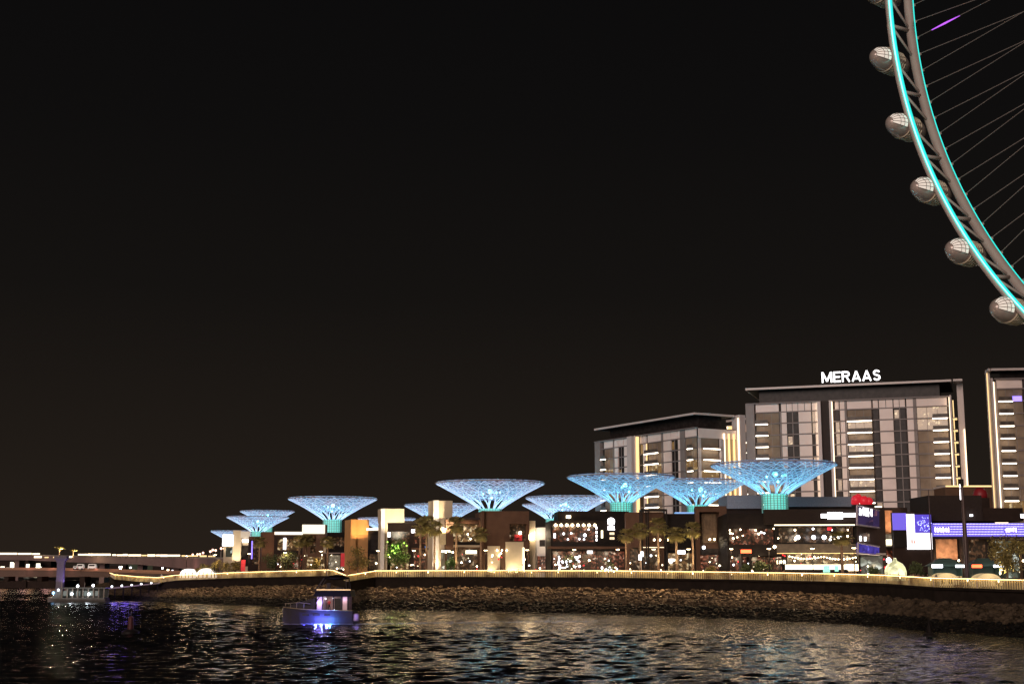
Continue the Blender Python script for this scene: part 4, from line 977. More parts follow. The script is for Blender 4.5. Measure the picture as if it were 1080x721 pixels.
# food trucks / stalls by the right railing
for i, (px0, px1, lb, colr) in enumerate(((982, 1013, 'green-roofed market stall with two white tube lights', L_globe), (1024, 1052, 'market stall with an orange lit sign beside the mast', L_redo))):
    D = 222; x0 = Xp(px0, D, 8); x1 = Xp(px1, D, 8); w = x1 - x0; t = thing('market_stall', lb, 'stall', (x0, D, GZ))
    q = MB(); q.box(0, w, 1.5, 1.6, 0, 2.6); q.box(0, .1, -.9, 1.49, 0, 2.6); q.box(w - .1, w, -.9, 1.49, 0, 2.6); q.build('body', mat('stall_green', (.05, .09, .07), .6), t)
    q = MB(); q.add([(-.5, -1.6, 2.6), (w + .5, -1.6, 2.6), (w + .5, 1.9, 2.6), (-.5, 1.9, 2.6), (w * .3, .2, 3.9), (w * .7, .2, 3.9)], [(0, 1, 5, 4), (1, 2, 5), (2, 3, 4, 5), (3, 0, 4), (0, 3, 2, 1)]); q.build('roof', mat('stall_canvas', (.06, .10, .085), .7), t)
    q = MB(); q.box(-.4, w * .28, -1.9, -1.75, 2.35, 2.85); q.build('tube_light', colr, t)
    q = MB(); q.box(w * .72, w + .4, -1.9, -1.75, 2.4, 2.8); q.build('tube_light', L_globe, t)
    q = MB(); q.box(.2, w - .2, -1.2, -.7, 0, 1.0); q.build('counter', M_wood, t)
    lamp('stall_lamp', t, (w / 2, -2.4, 2.4), 60, (.9, 1, .9), .2)

# ------------------------------------------------------------------ promenade railings
def railing(pts, label, group):
    o = pts[0]; t = thing('railing', label, 'railing', o, 0, group); P = [p - o for p in pts]; up = Vector((0, 0, 1))
    slats = MB(); hr = MB(); ld = MB(); cum = 0
    L_ = [(P[i + 1] - P[i]) for i in range(len(P) - 1)]
    hr.tube([p + up * 1.36 for p in P], .07, 6); 
    for i, d in enumerate(L_):
        n_ = d.length; u_ = d.normalized(); out = Vector((u_.y, -u_.x, 0)); out.normalize()
        if out.y > 0: out = -out
        k = int(n_ / .42)
        for j in range(k):
            c = P[i] + d * ((j + .5) / k); hw = .13; 
            a0, a1 = c - u_ * hw, c + u_ * hw
            slats.hexa([a0 + out * .02, a1 + out * .02, a1 - out * .03, a0 - out * .03], [q + up * 1.26 for q in (a0 + out * .02, a1 + out * .02, a1 - out * .03, a0 - out * .03)])
        a0, a1 = P[i], P[i + 1]
        ld.hexa([a0 + up * 1.28 + out * .26, a1 + up * 1.28 + out * .26, a1 + up * 1.28 + out * .32, a0 + up * 1.28 + out * .32], [a0 + up * 1.32 + out * .26, a1 + up * 1.32 + out * .26, a1 + up * 1.32 + out * .32, a0 + up * 1.32 + out * .32])
        m = max(1, int(n_ / 6.)); 
        for j in range(m):
            c = P[i] + d * (j / m); q = MB(); q.box(-.06, .06, -.06, .06, 0, 1.42); q.build('post', M_steel, t, loc=c)
    slats.build('slat_panel', M_wood, t); hr.build('handrail', M_steel, t); ld.build('led_strip', L_rail, t)
    return t
G_ = 'lit railings along the promenade'
off = [Vector((0, 0, .006))] * 1
rr_ = [p + off[0] for p in rail]
railing(rr_[0:3], 'far railing stretch turning away at the left tip of the promenade', G_)
railing(rr_[2:5], 'short low railing piece with a dip at the left tip of the promenade', G_)
railing(rr_[4:8], 'long amber-lit railing on the left, below the trees and shops', G_)
railing(rr_[7:10], 'short railing piece dipping and rising again behind the yacht mast', G_)
railing(rr_[9:12], 'amber-lit railing in the middle, below the cream buildings and palms', G_)
railing(rr_[11:14], 'amber-lit railing between the palm cluster and the white glowing dome', G_)
railing(rr_[13:], 'nearest railing on the right, below the market stalls and out of the frame', G_)

def rail_at(px):   # point on the rail line for a picture column
    for i in range(2, n - 1):
        a, b = rail[i], rail[i + 1]
        pa, pb = 540 + F * a.x / (a.y * CP + (a.z - H) * SP), 540 + F * b.x / (b.y * CP + (b.z - H) * SP)
        if pa <= px <= pb: return a.lerp(b, (px - pa) / (pb - pa))
    return rail[-3].copy()
def gz(px, back_):   # ground height some metres behind the rail
    p = rail_at(px); k = min(1, back_ / 14.); return p.z + (GZ - p.z) * k
def on_prom(px, back_): 
    p = rail_at(px); D = p.y + back_; z = gz(px, back_); return Vector((Xp(px, D, z), D, z))

# street lamps with real light
def street_lamp():
    t = thing('street_lamp', '', 'street lamp', (0, 0, 0), 0, 'lamp posts behind the promenade railing')
    q = MB(); q.lathe([(.14, 0), (.10, .4), (.07, 5.2), (.05, 5.4)], 8); q.build('pole', M_dark, t)
    q = MB(); q.lathe([(.08, 5.4), (.42, 5.75), (.46, 5.85), (.1, 6.0)], 10); h_ = q.build('lamp_head', M_dark, t)
    q = MB(); q.lathe([(.06, 5.46), (.30, 5.62), (.38, 5.70)], 10); q.build('lens', L_warm, h_)
    return t
SLP = [(196, 6, 'beside the two white tents'), (226, 6, 'just right of the white tents'), (262, 5, 'below the leftmost canopies'), (300, 5, 'in front of the left tree group'), (338, 5, 'left of the red banner'),
       (398, 5, 'at the foot of the tall cream pillar'), (436, 5, 'right of the large green tree'), (470, 5, 'in front of the square cream tower'), (512, 5, 'left of the uplit cream walls'), (556, 5, 'before the white wall gap'),
       (606, 5, 'in front of the black bar'), (652, 5, 'at the right end of the black bar'), (690, 5, 'inside the palm cluster'), (727, 5, 'left of the brown portal'), (772, 5, 'right of the brown portal'), (812, 5, 'left of the bright counter'),
       (858, 5, 'in front of the string lights'), (902, 5, 'right of the bright counter')]
l0 = street_lamp(); LW = bpy.data.lights.new('lamp_light', 'POINT'); LW.energy = 900; LW.color = (1.0, .70, .40); LW.shadow_soft_size = .6
LA = bpy.data.lights.new('lamp_glow', 'AREA'); LA.shape = 'RECTANGLE'; LA.size = 13; LA.size_y = .15; LA.energy = 400; LA.color = (1, .66, .36); LA.spread = R(78)  # unseen strip lights added along the rail to brighten the rocks
def add_lw(o, e=None):
    lo = bpy.data.objects.new('lamp_light', LW); COL.objects.link(lo); lo.parent = o; lo.location = (0, 0, 5.25)
    p = o.location; px = 540 + F * p.x / (p.y * CP + (p.z - H) * SP); tg = rail_at(px + 12) - rail_at(px - 12); an = math.atan2(tg.y, tg.x)
    lo = bpy.data.objects.new('slope_light', LA); COL.objects.link(lo); lo.parent = o; q_ = rail_at(px) - p; nv = Vector((math.sin(an), -math.cos(an), 0))
    lo.location = q_ + nv * .9 + Vector((0, 0, 1.0)); lo.rotation_euler = (Matrix.Rotation(an, 3, 'Z') @ Matrix.Rotation(R(-32), 3, 'X')).to_euler()
for i, (px, bk_, lb) in enumerate(SLP):
    p = on_prom(px, bk_); lb = 'slim dark lamp post with a warm light, ' + lb
    if i == 0: l0.location = p; l0['label'] = lb; o = l0; KIDS['street_lamp'] = [(c, children_of(c)) for c in children_of(l0)]
    else: o = dup(l0, lb, p)
for i, o in enumerate([o for o in list(COL.objects) if o.name.startswith('street_lamp')]): add_lw(o)
# banner lamp
p = on_prom(676.5, 7); t = thing('banner_lamp', 'pole with a small white illuminated banner box left of the palm cluster', 'lamp', p)
q = MB(); q.lathe([(.09, 0), (.07, 5.2)], 8); q.build('pole', M_steel, t); q = MB(); q.box(-.5, .1, -.12, .12, 3.6, 4.7); q.box(-.1, .45, -.14, .10, 4.3, 5.3); q.build('light_box', L_white, t)
# tall masts
for px, yt, D, r0, lb in ((1019, 505, 216, .36, 'tall dark mast with a white lamp section near its top, right of the violet-lit shops'), (983, 509, 226, .13, 'thin dark pole standing at the left end of the violet band')):
    z0 = GZ; h = Zp(yt, D) - z0; t = thing('mast', lb, 'mast', (Xp(px, D, 10), D, z0)); q = MB(); q.lathe([(r0, 0), (r0 * .95, h * .5), (r0 * .55, h * .93)], 12); q.build('pole', mat('maroon_metal', (.055, .03, .03), .5), t)
    if r0 > .2:
        q = MB(); q.lathe([(.30, h * .93), (.30, h)], 10); q.build('head', M_dark, t); q = MB(); q.box(-.42, -.32, -.1, .1, h * .80, h * .90); q.box(-.42, -.32, -.1, .1, h * .915, h * .95); q.build('lamp', L_white, t)

# ------------------------------------------------------------------ vegetation
def palm(name='palm_tree'):
    r_ = random.Random(5); t = thing(name, '', 'palm tree', (0, 0, 0), 0, 'fan palms in front of the shops')
    q = MB(); q.lathe([(.30, 0), (.22, .6), (.19, 4), (.17, 8.2), (.26, 8.6), (.12, 9.0)], 9); q.build('trunk', M_bark, t, True)
    q = MB()
    for i in range(52):
        az = r_.random() * 6.283; el = R(r_.uniform(-62, 78)); L1 = r_.uniform(.75, 1.15); d = Vector((math.cos(az) * math.cos(el), math.sin(az) * math.cos(el), math.sin(el)))
        c = Vector((0, 0, 8.75)); tip = c + d * L1; s_ = d.cross(Vector((0, 0, 1))).normalized(); up = s_.cross(d)
        q.tube([c, tip], .025, 3)
        nb = 11; Rf = r_.uniform(.7, 1.0)
        for j in range(nb):
            a = R(-88 + 176 * j / (nb - 1)); e = d * math.cos(a) + s_ * math.sin(a); m = tip + e * Rf * .55 + up * .05; w = s_ * math.cos(a) - d * math.sin(a)
            end = tip + e * Rf * r_.uniform(.85, 1.1) - Vector((0, 0, .22 + .15 * r_.random()))
            q.add([tip, m + w * .07, end, m - w * .07], [(0, 1, 2, 3)])
    q.build('crown', M_frond, t)
    q = MB()
    for i in range(60):
        az = r_.random() * 6.283; q.add([(0.18 * math.cos(az), .18 * math.sin(az), 8.5), (.55 * math.cos(az + .1), .55 * math.sin(az + .1), 7.4 + .4 * r_.random()), (.5 * math.cos(az - .15), .5 * math.sin(az - .15), 7.5)], [(0, 1, 2)])
    q.build('dry_skirt', mat('dry_frond', (.20, .14, .07), .8, var=.3), t)
    return t
PAL = [(273, 572, 14, 'below the leftmost canopies, before the dark shop'), (315, 571, 12, 'left of the white-corniced corner house'), (322, 570, 16, 'touching the left edge of the white-corniced corner house'),
       (345, 572, 13, 'right below the green drum of the left canopy'), (443, 556, 9, 'leftmost of the group before the square cream tower'), (449.5, 553, 13, 'second of the group before the square cream tower'),
       (458, 558, 8, 'directly at the left edge of the square cream tower'), (481, 554, 9, 'right of the square cream tower'), (507, 564, 10, 'in front of the left edge of the brown corner building'),
       (661, 565, 8, 'leftmost and dimmest of the cluster by the brown box building'), (676, 560, 13, 'tall one behind the banner lamp'), (695, 555, 9, 'tallest of the cluster by the brown box building'),
       (714, 564, 7, 'between the two lamps left of the square light box'), (731.5, 559, 8, 'right end of the cluster, touching the brown portal'), (889, 568, 7, 'alone before the white sign of the black restaurant'), (1078, 577, 22, 'at the right edge behind the olive tree')]
pm = palm()
for i, (px, yc, bk_, lb) in enumerate(PAL):
    p = on_prom(px, bk_); sc = (Zp(yc, p.y) - p.z) / 8.6; lb = 'fan palm ' + lb
    if i == 0: pm.location = p; pm.scale = (1.25, 1.25, sc); pm['label'] = lb; KIDS['palm_tree'] = [(c, []) for c in children_of(pm)]
    else: dup(pm, lb, p, rnd.random() * 6, (1.15 + .3 * rnd.random(),) * 2 + (sc,))
for i, (px, bk_) in enumerate(((676, 11.5), (695, 7.5), (714, 5.5), (731, 6.5), (481, 7.5), (449, 10), (458, 6.5))):
    p = on_prom(px, bk_); t = thing('ground_spotlight', 'small ground spotlight aimed up the palm ' + ('behind the banner lamp', 'tallest in the right cluster', 'left of the square light box', 'next to the brown portal', 'right of the square cream tower', 'second in the middle group', 'at the cream tower edge')[i], 'spotlight', p)
    q = MB(); q.lathe([(.15, 0), (.15, .25), (.22, .4)], 8); q.build('housing', M_dark, t); lamp('spot', t, (0, 0, .5), 5500, (1, .85, .45), .1, 'SPOT', (0, 1.6, 8.5), 40)

def tree(px, yt, wpx, bk_, m, label, seed, nleaf=1500, lum=0, z0=None, lobes=9):
    p = on_prom(px, bk_); D = p.y; h = Zp(yt, D) - p.z; rad = wpx * D / F / 2; r_ = random.Random(seed)
    t = thing('tree', label, 'tree', p, 0, None); q = MB(); q.tube([(0, 0, -.1), (.05, 0, h * .22), (.1, .05, h * .45)], [.2, .14, .1], 7)
    cl = []
    for i in range(lobes):
        a = r_.random() * 6.28; rr2 = rad * (.15 + .55 * r_.random()); cl.append(Vector((rr2 * math.cos(a), rr2 * math.sin(a), h * (.38 + .45 * r_.random()))))
    cl.append(Vector((0, 0, h * .82)))
    for c in cl: q.tube([(.08, 0, h * .35), c * .6 + Vector((0, 0, h * .2)), c], [.08, .05, .02], 5)
    q.build('trunk', M_bark, t); q = MB()
    for i in range(nleaf):
        c = r_.choice(cl); s = min(rad * .48, h * .22); v = Vector((r_.gauss(0, 1), r_.gauss(0, 1), r_.gauss(0, .8))); v = v.normalized() * s * (r_.random() ** .35)
        o = c + v; l = r_.uniform(.10, .22); a = Vector((r_.gauss(0, 1), r_.gauss(0, 1), r_.gauss(0, 1))).normalized(); b2 = a.cross(Vector((r_.gauss(0, 1), r_.gauss(0, 1), r_.gauss(0, 1)))).normalized()
        q.add([o - a * l, o + b2 * l * .6, o + a * l, o - b2 * l * .6], [(0, 1, 2, 3)])
    q.build('crown', m, t)
    if lum:
        lamp('tree_light', t, (0, -1.0, h * .75), lum, (.75, 1, .3), .15)
        for i in range(8): q = MB(); q.ball((0, 0, 0), .16, 6); q.build('lantern', emat('green_lantern', (.45, 1, .12), 2.5), t, loc=(r_.uniform(-.7, .7) * rad, -rad * .8, h * r_.uniform(.5, .9)))  # glowing balls stand in for green-lit leaf clumps
    return t
tree(214, 594, 16, 8, M_leafo, 'low dark bushy tree beside the right white tent', 1)
tree(230, 590, 24, 9, M_leafo, 'round olive tree left of the leftmost shop', 2); tree(247, 591, 20, 7, M_leafo, 'round olive tree in front of the leftmost shop pillar', 3)
tree(285, 583, 24, 8, M_leaf, 'dark green tree at the foot of the brown box tower', 4); tree(304, 581, 22, 7, M_leaf, 'dark green tree before the white vertical light strip', 5)
tree(333, 588, 12, 5, M_leafo, 'small tree before the white-corniced corner house', 6)
tree(377, 575, 25, 8, M_leafo, 'olive tree at the foot of the amber tower', 7)
tree(419, 567, 30, 6, M_leafg, 'large tree with bright green lanterns in its crown', 8, 2600, 160, lobes=13)
tree(476, 586, 14, 5, M_leafg, 'small leafy tree right of the square cream tower foot', 9, 700)
tree(802, 591, 26, 5, M_leaf, 'dark bushy tree left of the bright counter', 10); tree(786, 594, 14, 4, M_leaf, 'small dark bush below the red neon sign', 15, 700)
tree(750, 596, 18, 4, M_leafo, 'low olive shrub in front of the brown portal', 16, 800)
tree(1063, 563, 40, 9, M_leafo, 'large olive-lit round tree near the right edge', 11, 2600, 0, lobes=14)
tree(922, 596, 16, 5, M_leaf, 'small dark tree left of the glowing dome', 12, 800); tree(966, 592, 20, 8, M_leaf, 'dark tree right of the glowing dome', 13, 900)
p = on_prom(1056, 8.5); t = thing('ground_spotlight', 'small ground spotlight lighting the large olive tree', 'spotlight', p); q = MB(); q.lathe([(.15, 0), (.15, .25), (.22, .4)], 8); q.build('housing', M_dark, t)
lamp('spot', t, (0, 0, .5), 4500, (1, .8, .4), .1, 'SPOT', (1.5, 3, 4.5), 90)
# white-lit tree in front of the bar
t = tree(600, 584, 26, 5, M_leaf, 'small tree wrapped in white fairy lights before the black bar', 14, 300, lobes=7)
ch = [c for c in children_of(t) if c.name.startswith('trunk')][0]
rr2 = random.Random(3)
for i in range(26): q = MB(); q.ball((0, 0, 0), .12 + .1 * rr2.random(), 6); q.build('fairy_light', L_globe, t, loc=(rr2.uniform(-2.3, 2.3), rr2.uniform(-1.2, 1), rr2.uniform(1.9, 4.3)))
t = tree(643, 588, 14, 5, M_leaf, 'tiny tree with white fairy lights at the right end of the bar', 24, 200, lobes=5)
for i in range(12): q = MB(); q.ball((0, 0, 0), .12 + .08 * rr2.random(), 6); q.build('fairy_light', L_globe, t, loc=(rr2.uniform(-1.6, 1.6), rr2.uniform(-.8, .8), rr2.uniform(1.2, 2.4)))
for i in range(6):
    p = on_prom(612 + i * 5.3, 3.5); 
hs = [(520, 26, 'in front of the cream lower walls'), (626, 40, 'in front of the black bar'), (765, 28, 'right of the brown portal foot'), (858, 46, 'along the bright counter'), (440, 26, 'below the middle palms'), (300, 60, 'below the left trees')]
for px, w, lb in hs:
    p = on_prom(px, 3.2); D = p.y; hw = w * D / F / 2; q = MB(); r_ = random.Random(px)
    a, b2 = on_prom(px - w / 2, 3.2) - p, on_prom(px + w / 2, 3.2) - p
    for i in range(int(hw * 90)):
        o = a.lerp(b2, r_.random()) + Vector((0, r_.uniform(-.35, .35), r_.random() ** .7 * .95)); l = r_.uniform(.08, .16); v1 = Vector((r_.gauss(0, 1), r_.gauss(0, 1), r_.gauss(0, 1))).normalized(); v2 = v1.orthogonal().normalized()
        q.add([o - v1 * l, o + v2 * l * .6, o + v1 * l, o - v2 * l * .6], [(0, 1, 2, 3)])
    tag(q.build('hedge', M_leaf, None, loc=p), 'low clipped hedge behind the railing, ' + lb, 'hedge', 'hedges behind the promenade railing')

# ------------------------------------------------------------------ small things on the promenade
p = on_prom(945, 8); D = p.y; s = D / F; t = thing('glowing_dome', 'large pale yellow glowing fabric dome with a pointed top', 'dome', p)
q = MB(); Rr = 11 * s; q.lathe([(Rr * .72, 0), (Rr * .93, 1.2 * s * 3), (Rr, 8 * s), (Rr * 1.0, 12 * s), (Rr * .9, 16 * s), (Rr * .68, 19.5 * s), (Rr * .4, 21.3 * s), (Rr * .22, 22.3 * s), (Rr * .1, 25.5 * s)], 28); 
m = lit_mat('glowing_dome_fabric', (.9, .85, .45), (1, .93, .55), 1.5, .8, .3, .8); q.build('fabric', m, t, True)
q = MB()
for k in range(8): 
    a = k * math.pi / 4; q.tube([(r * math.cos(a), r * math.sin(a), z) for r, z in ((Rr * .93, 1.2 * s * 3), (Rr * 1.01, 9 * s), (Rr * .94, 13 * s), (Rr * .71, 17.5 * s), (Rr * .36, 20.5 * s))], .06, 4)
q.build('seam', mat('seam', (.3, .28, .2), .7), t); q = MB(); q.lathe([(Rr * .85, -.0), (Rr * .85, .5)], 20); q.build('base', M_con, t)
q = MB(); q.ball((0, 0, 0), .45, 8); tt_ = thing('globe_lamp', 'round white globe lamp hanging above the glowing dome', 'lamp', on_prom(938.5, 9)); q.build('globe', L_globe, tt_, loc=(0, 0, 23 * s)); q = MB(); q.lathe([(.07, 0), (.05, 22 * s)], 6); q.build('pole', M_dark, tt_)
for px, w, lb in ((996, 25, 'low half-barrel canvas tent behind the right railing, with two dark openings'), (1040, 27, 'low half-barrel canvas tent right of the tall mast, lit from inside')):
    p = on_prom(px, 5); D = p.y; s = D / F; hw = w * s / 2; t = thing('canvas_tent', lb, 'tent', p); q = MB(); hh = 1.75 + .15
    arc = [(-hw, 0)] + [(-hw * math.cos(a) if abs(math.cos(a)) > 0 else 0, hh * math.sin(a) ** .55) for a in [math.pi * k / 14 for k in range(1, 14)]] + [(hw, 0)]
    q.add([(x, y, z) for y in (-1.4, 1.4) for x, z in arc], [(i, i + 1, 16 + i - 1 + 0, 15 + i) for i in range(14)] + [tuple(range(14, -1, -1)), tuple(range(15, 30))])
    q.build('canvas', mat('tent_canvas', (.6, .50, .30), .8, var=.1, emit=(1, .75, .38), es=.30), t, False)
    for dx in ((-.35, .25) if px < 1000 else (.55,)): q = MB(); q.box(dx * hw - .25, dx * hw + .25, -1.45, -1.41, .3, 1.2); q.build('opening', M_dark, t)
    lamp('tent_light', t, (0, -2.6, 1.8), 50, (1, .8, .5), .3)
for px, w, lb in ((199, 16, 'left of two white glowing arched tents at the left end of the promenade'), (218, 18, 'right of two white glowing arched tents, beside the bushy trees')):
    p = on_prom(px, 7); D = p.y; s = D / F; hw = w * s / 2; t = thing('arched_tent', lb, 'tent', p); hh = 2.3
    arc = [(-hw, 0)] + [(-hw * math.cos(a), hh * math.sin(a) ** .6) for a in [math.pi * k / 12 for k in range(1, 12)]] + [(hw, 0)]; q = MB()
    q.add([(x, y, z) for y in (-1.6, 1.6) for x, z in arc], [(i, i + 1, 14 + i - 0, 13 + i) for i in range(12)] + [tuple(range(12, -1, -1)), tuple(range(13, 26))])
    q.build('canvas', emat('white_tent_light', (1, .95, .88), 1.5), t)
    for j in range(4): x = -hw * .7 + j * hw * .45; q = MB(); q.box(x - .12, x + .12, -1.68, -1.61, 0, 1.5); q.build('opening', M_grey, t)
for px, y0, y1, w, lb in ((361, 583, 597, 4, 'red banner on a pole left of the amber tower'), (256, 590, 602, 4.5, 'dark red banner pillar before the leftmost shop')):
    p = on_prom(px, 4); s = p.y / F; t = thing('banner', lb, 'banner', p); q = MB(); q.box(-w * s / 2, w * s / 2, -.1, .1, Zp(y1, p.y) - p.z, Zp(y0, p.y) - p.z)
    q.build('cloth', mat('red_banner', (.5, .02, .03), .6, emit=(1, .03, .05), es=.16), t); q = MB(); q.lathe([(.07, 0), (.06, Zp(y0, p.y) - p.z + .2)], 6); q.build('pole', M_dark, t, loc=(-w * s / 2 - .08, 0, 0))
# red roof ornaments
t = thing('roof_ornament', 'glowing red lobed ornament on the long blue-grey roof', 'ornament', Xp and (Xp(909, 300, 20), 300, Zp(532, 300))); s = 300 / F
q = MB()
for dx, dz, r in ((-5.5, 5, 5.2), (-3, 8, 3.6), (3, 4, 5.4), (8, 3.5, 4.5), (-8, 2.5, 3)): q.ball((dx * s, 0, dz * s), r * s, 12)
q.build('lobe', mat('red_plastic', (.5, .02, .03), .4, emit=(1, .03, .05), es=.42), t, True)
q = MB(); q.box(-2, 3, -1, 1, -(GZ - GZ) - 16, 0); q.build('support', M_dbrown, t)
t = thing('roof_ornament', 'dark red dome between the two right hotel blocks', 'ornament', (Xp(1035, 300, 20), 300, Zp(525, 300)))
q = MB(); q.lathe([(7 * s, 0), (7.4 * s, 4 * s), (6 * s, 8 * s), (3.5 * s, 10.5 * s), (.05, 11 * s)], 18); q.build('shell', mat('dull_red', (.22, .015, .02), .5, emit=(1, .02, .03), es=.02), t, True)
q = MB(); q.box(-1.5, 1.5, -1.5, 1.5, -16, 0); q.build('support', M_dbrown, t)

# people
def person_mesh():
    pts = {'pel': (0, 0, .95, .15), 'ch': (0, 0, 1.28, .17), 'nk': (0, 0, 1.48, .06), 'hd': (0, -.02, 1.62, .10), 'tp': (0, -.01, 1.72, .07),
           'lk': (-.10, -.06, .52, .075), 'la': (-.12, .05, .08, .045), 'lt': (-.12, -.09, .03, .04), 'rk': (.10, -.12, .52, .075), 'ra': (.11, -.22, .09, .045), 'rt': (.11, -.36, .05, .04),
           'ls': (-.2, 0, 1.40, .06), 'le': (-.26, .05, 1.13, .045), 'lh': (-.26, -.04, .88, .035), 'rs': (.2, 0, 1.40, .06), 're': (.27, .02, 1.13, .045), 'rh': (.26, -.14, .93, .035)}
    ed = [('pel', 'ch'), ('ch', 'nk'), ('nk', 'hd'), ('hd', 'tp'), ('pel', 'lk'), ('lk', 'la'), ('la', 'lt'), ('pel', 'rk'), ('rk', 'ra'), ('ra', 'rt'), ('ch', 'ls'), ('ls', 'le'), ('le', 'lh'), ('ch', 'rs'), ('rs', 're'), ('re', 'rh')]
    k = list(pts); me = bpy.data.meshes.new('p'); me.from_pydata([pts[a][:3] for a in k], [(k.index(a), k.index(b)) for a, b in ed], []); o = bpy.data.objects.new('p', me); COL.objects.link(o)
    sk = o.modifiers.new('s', 'SKIN'); sv = me.skin_vertices[0].data
    for i, a in enumerate(k): sv[i].radius = (pts[a][3],) * 2; sv[i].use_root = (a == 'pel')
    o.modifiers.new('u', 'SUBSURF').levels = 1
    dg = bpy.context.evaluated_depsgraph_get(); dg.update(); m2 = bpy.data.meshes.new_from_object(o.evaluated_get(dg)); bpy.data.objects.remove(o); return m2
base_p = person_mesh(); cols_ = [('dark clothes', (.02, .02, .025)), ('a white shirt', (.6, .58, .55)), ('a long pale robe', (.7, .68, .62)), ('a red top', (.4, .03, .03)), ('a blue top', (.04, .07, .2)), ('a beige top', (.4, .3, .2))]
PM = []
for nm, c in cols_:
    m2 = base_p.copy(); m2.materials.clear(); m2.materials.append(mat('cloth_' + nm.replace(' ', '_'), c, .8, var=.1)); m2.materials.append(M_skin); m2.materials.append(mat('trousers', (.02, .02, .025), .8, var=0) if 'robe' not in nm else mat('cloth_' + nm.replace(' ', '_'), c)); m2.materials.append(mat('hair', (.01, .008, .007), .6, var=0))
    for pl in m2.polygons:
        z = pl.center.z; pl.material_index = 3 if (z > 1.67 or (z > 1.56 and pl.center.y > .02)) else 1 if z > 1.47 or (abs(pl.center.x) > .2 and z < .98) else 0 if z > .93 else 2
    PM.append((nm, m2))
LM = [(150, 'at the left tip of the promenade'), (185, 'near the white tents'), (240, 'below the leftmost shop'), (300, 'below the left trees'), (345, 'left of the yacht mast'), (375, 'by the amber tower'), (400, 'at the cream pillar foot'), (440, 'by the middle palms'), (475, 'near the square cream tower'), (520, 'before the uplit cream walls'), (560, 'by the white wall gap'),
      (610, 'before the black bar'), (680, 'in the palm cluster'), (750, 'before the brown portal'), (800, 'left of the bright counter'), (850, 'before the bright counter'), (920, 'left of the glowing dome'), (966, 'right of the glowing dome'), (1000, 'by the canvas tents'), (1060, 'under the olive tree')]
rp_ = random.Random(17); cnt = {}
for i in range(64):
    px = rp_.choice([175, 232, 250, 270, 330, 352, 358, 372, 398, 402, 430, 470, 490, 515, 530, 548, 560, 590, 612, 640, 668, 705, 722, 755, 775, 800, 830, 850, 880, 900, 915, 930, 958, 964, 968, 973, 978, 985, 1016, 1060, 1075]) + rp_.uniform(-5, 5)
    nm, m2 = PM[min(5, int(rp_.random() ** 2.2 * 6))]; lm = min(LM, key=lambda q: abs(q[0] - px))[1]; bk_ = rp_.uniform(.8, 4.5); p = on_prom(px, bk_)
    key = (nm, lm); o = link('person', m2, None, p); o.rotation_euler = (0, 0, rp_.random() * 6.28); sc = rp_.uniform(.92, 1.06); o.scale = (sc,) * 3
    tag(o, 'person in %s walking behind the railing %s' % (nm, lm), 'person', 'people walking behind the railing ' + lm)
# café tables and small lit things: lanterns on bollards along the rail
for i in range(26):
    px = 170 + i * 35.3 + rp_.uniform(-6, 6); p = on_prom(px, rp_.uniform(.7, 2.2)); lm = min(LM, key=lambda q: abs(q[0] - px))[1]
    t = thing('bollard_lamp', 'short bollard lamp with a small warm light ' + lm, 'bollard lamp', p, 0, 'bollard lamps behind the railing'); q = MB(); q.lathe([(.09, 0), (.09, .85)], 8); q.build('post', M_dark, t); q = MB(); q.lathe([(.10, .86), (.13, .92), (.10, 1.1), (.02, 1.14)], 8); q.build('lens', L_warm, t)

# ------------------------------------------------------------------ bridges and far shore at the left
def beam(mb, pts, w, z0, z1):
    """deck through plan points given as (x,y); z offsets per point"""
    P = [Vector((x, y, 0)) for x, y in pts]; top_, bot = [], []
    for i, p in enumerate(P):
        d = (P[min(i + 1, len(P) - 1)] - P[max(i - 1, 0)]).normalized(); s_ = Vector((d.y, -d.x, 0)) * w / 2; top_.append((p - s_, p + s_))
    for i in range(len(P) - 1):
        a, b = top_[i], top_[i + 1]; za0, za1, zb0, zb1 = z0[i], z1[i], z0[i + 1], z1[i + 1]
        mb.hexa([(a[0].x, a[0].y, za0), (a[1].x, a[1].y, za0), (b[1].x, b[1].y, zb0), (b[0].x, b[0].y, zb0)], [(a[0].x, a[0].y, za1), (a[1].x, a[1].y, za1), (b[1].x, b[1].y, zb1), (b[0].x, b[0].y, zb1)])
def bridge(name, label, spec, w, deckm, fasc, lightm=None):
    """spec: (px, ytop, ybot, D)"""
    t = thing(name, label, 'bridge'); pts = [(Xp(px, D, 12), D) for px, a, b, D in spec]; z1 = [Zp(a, D) for px, a, b, D in spec]; z0 = [Zp(b, D) for px, a, b, D in spec]
    q = MB(); beam(q, pts, w, z0, z1); q.build('girder', fasc, t)
    q = MB(); beam(q, pts, w + .8, [z - .0 for z in z1], [z + .35 for z in z1]); q.build('deck', deckm, t)
    return t, pts, z0, z1
M_mauve = mat('mauve_concrete', (.19, .125, .12), .8, scale=.05)
M_salmon = mat('salmon_deck', (.40, .22, .14), .8, scale=.05)
t, pts, z0, z1 = bridge('road_bridge', 'high road bridge on the left with a broken line of bright lights along its deck', [(-120, 584, 590, 700), (40, 585.2, 590.5, 690), (90, 586.6, 592.5, 670), (160, 587.4, 594.8, 600), (200, 588, 598, 540), (240, 588.6, 602, 470)], 14, M_con, M_mauve)
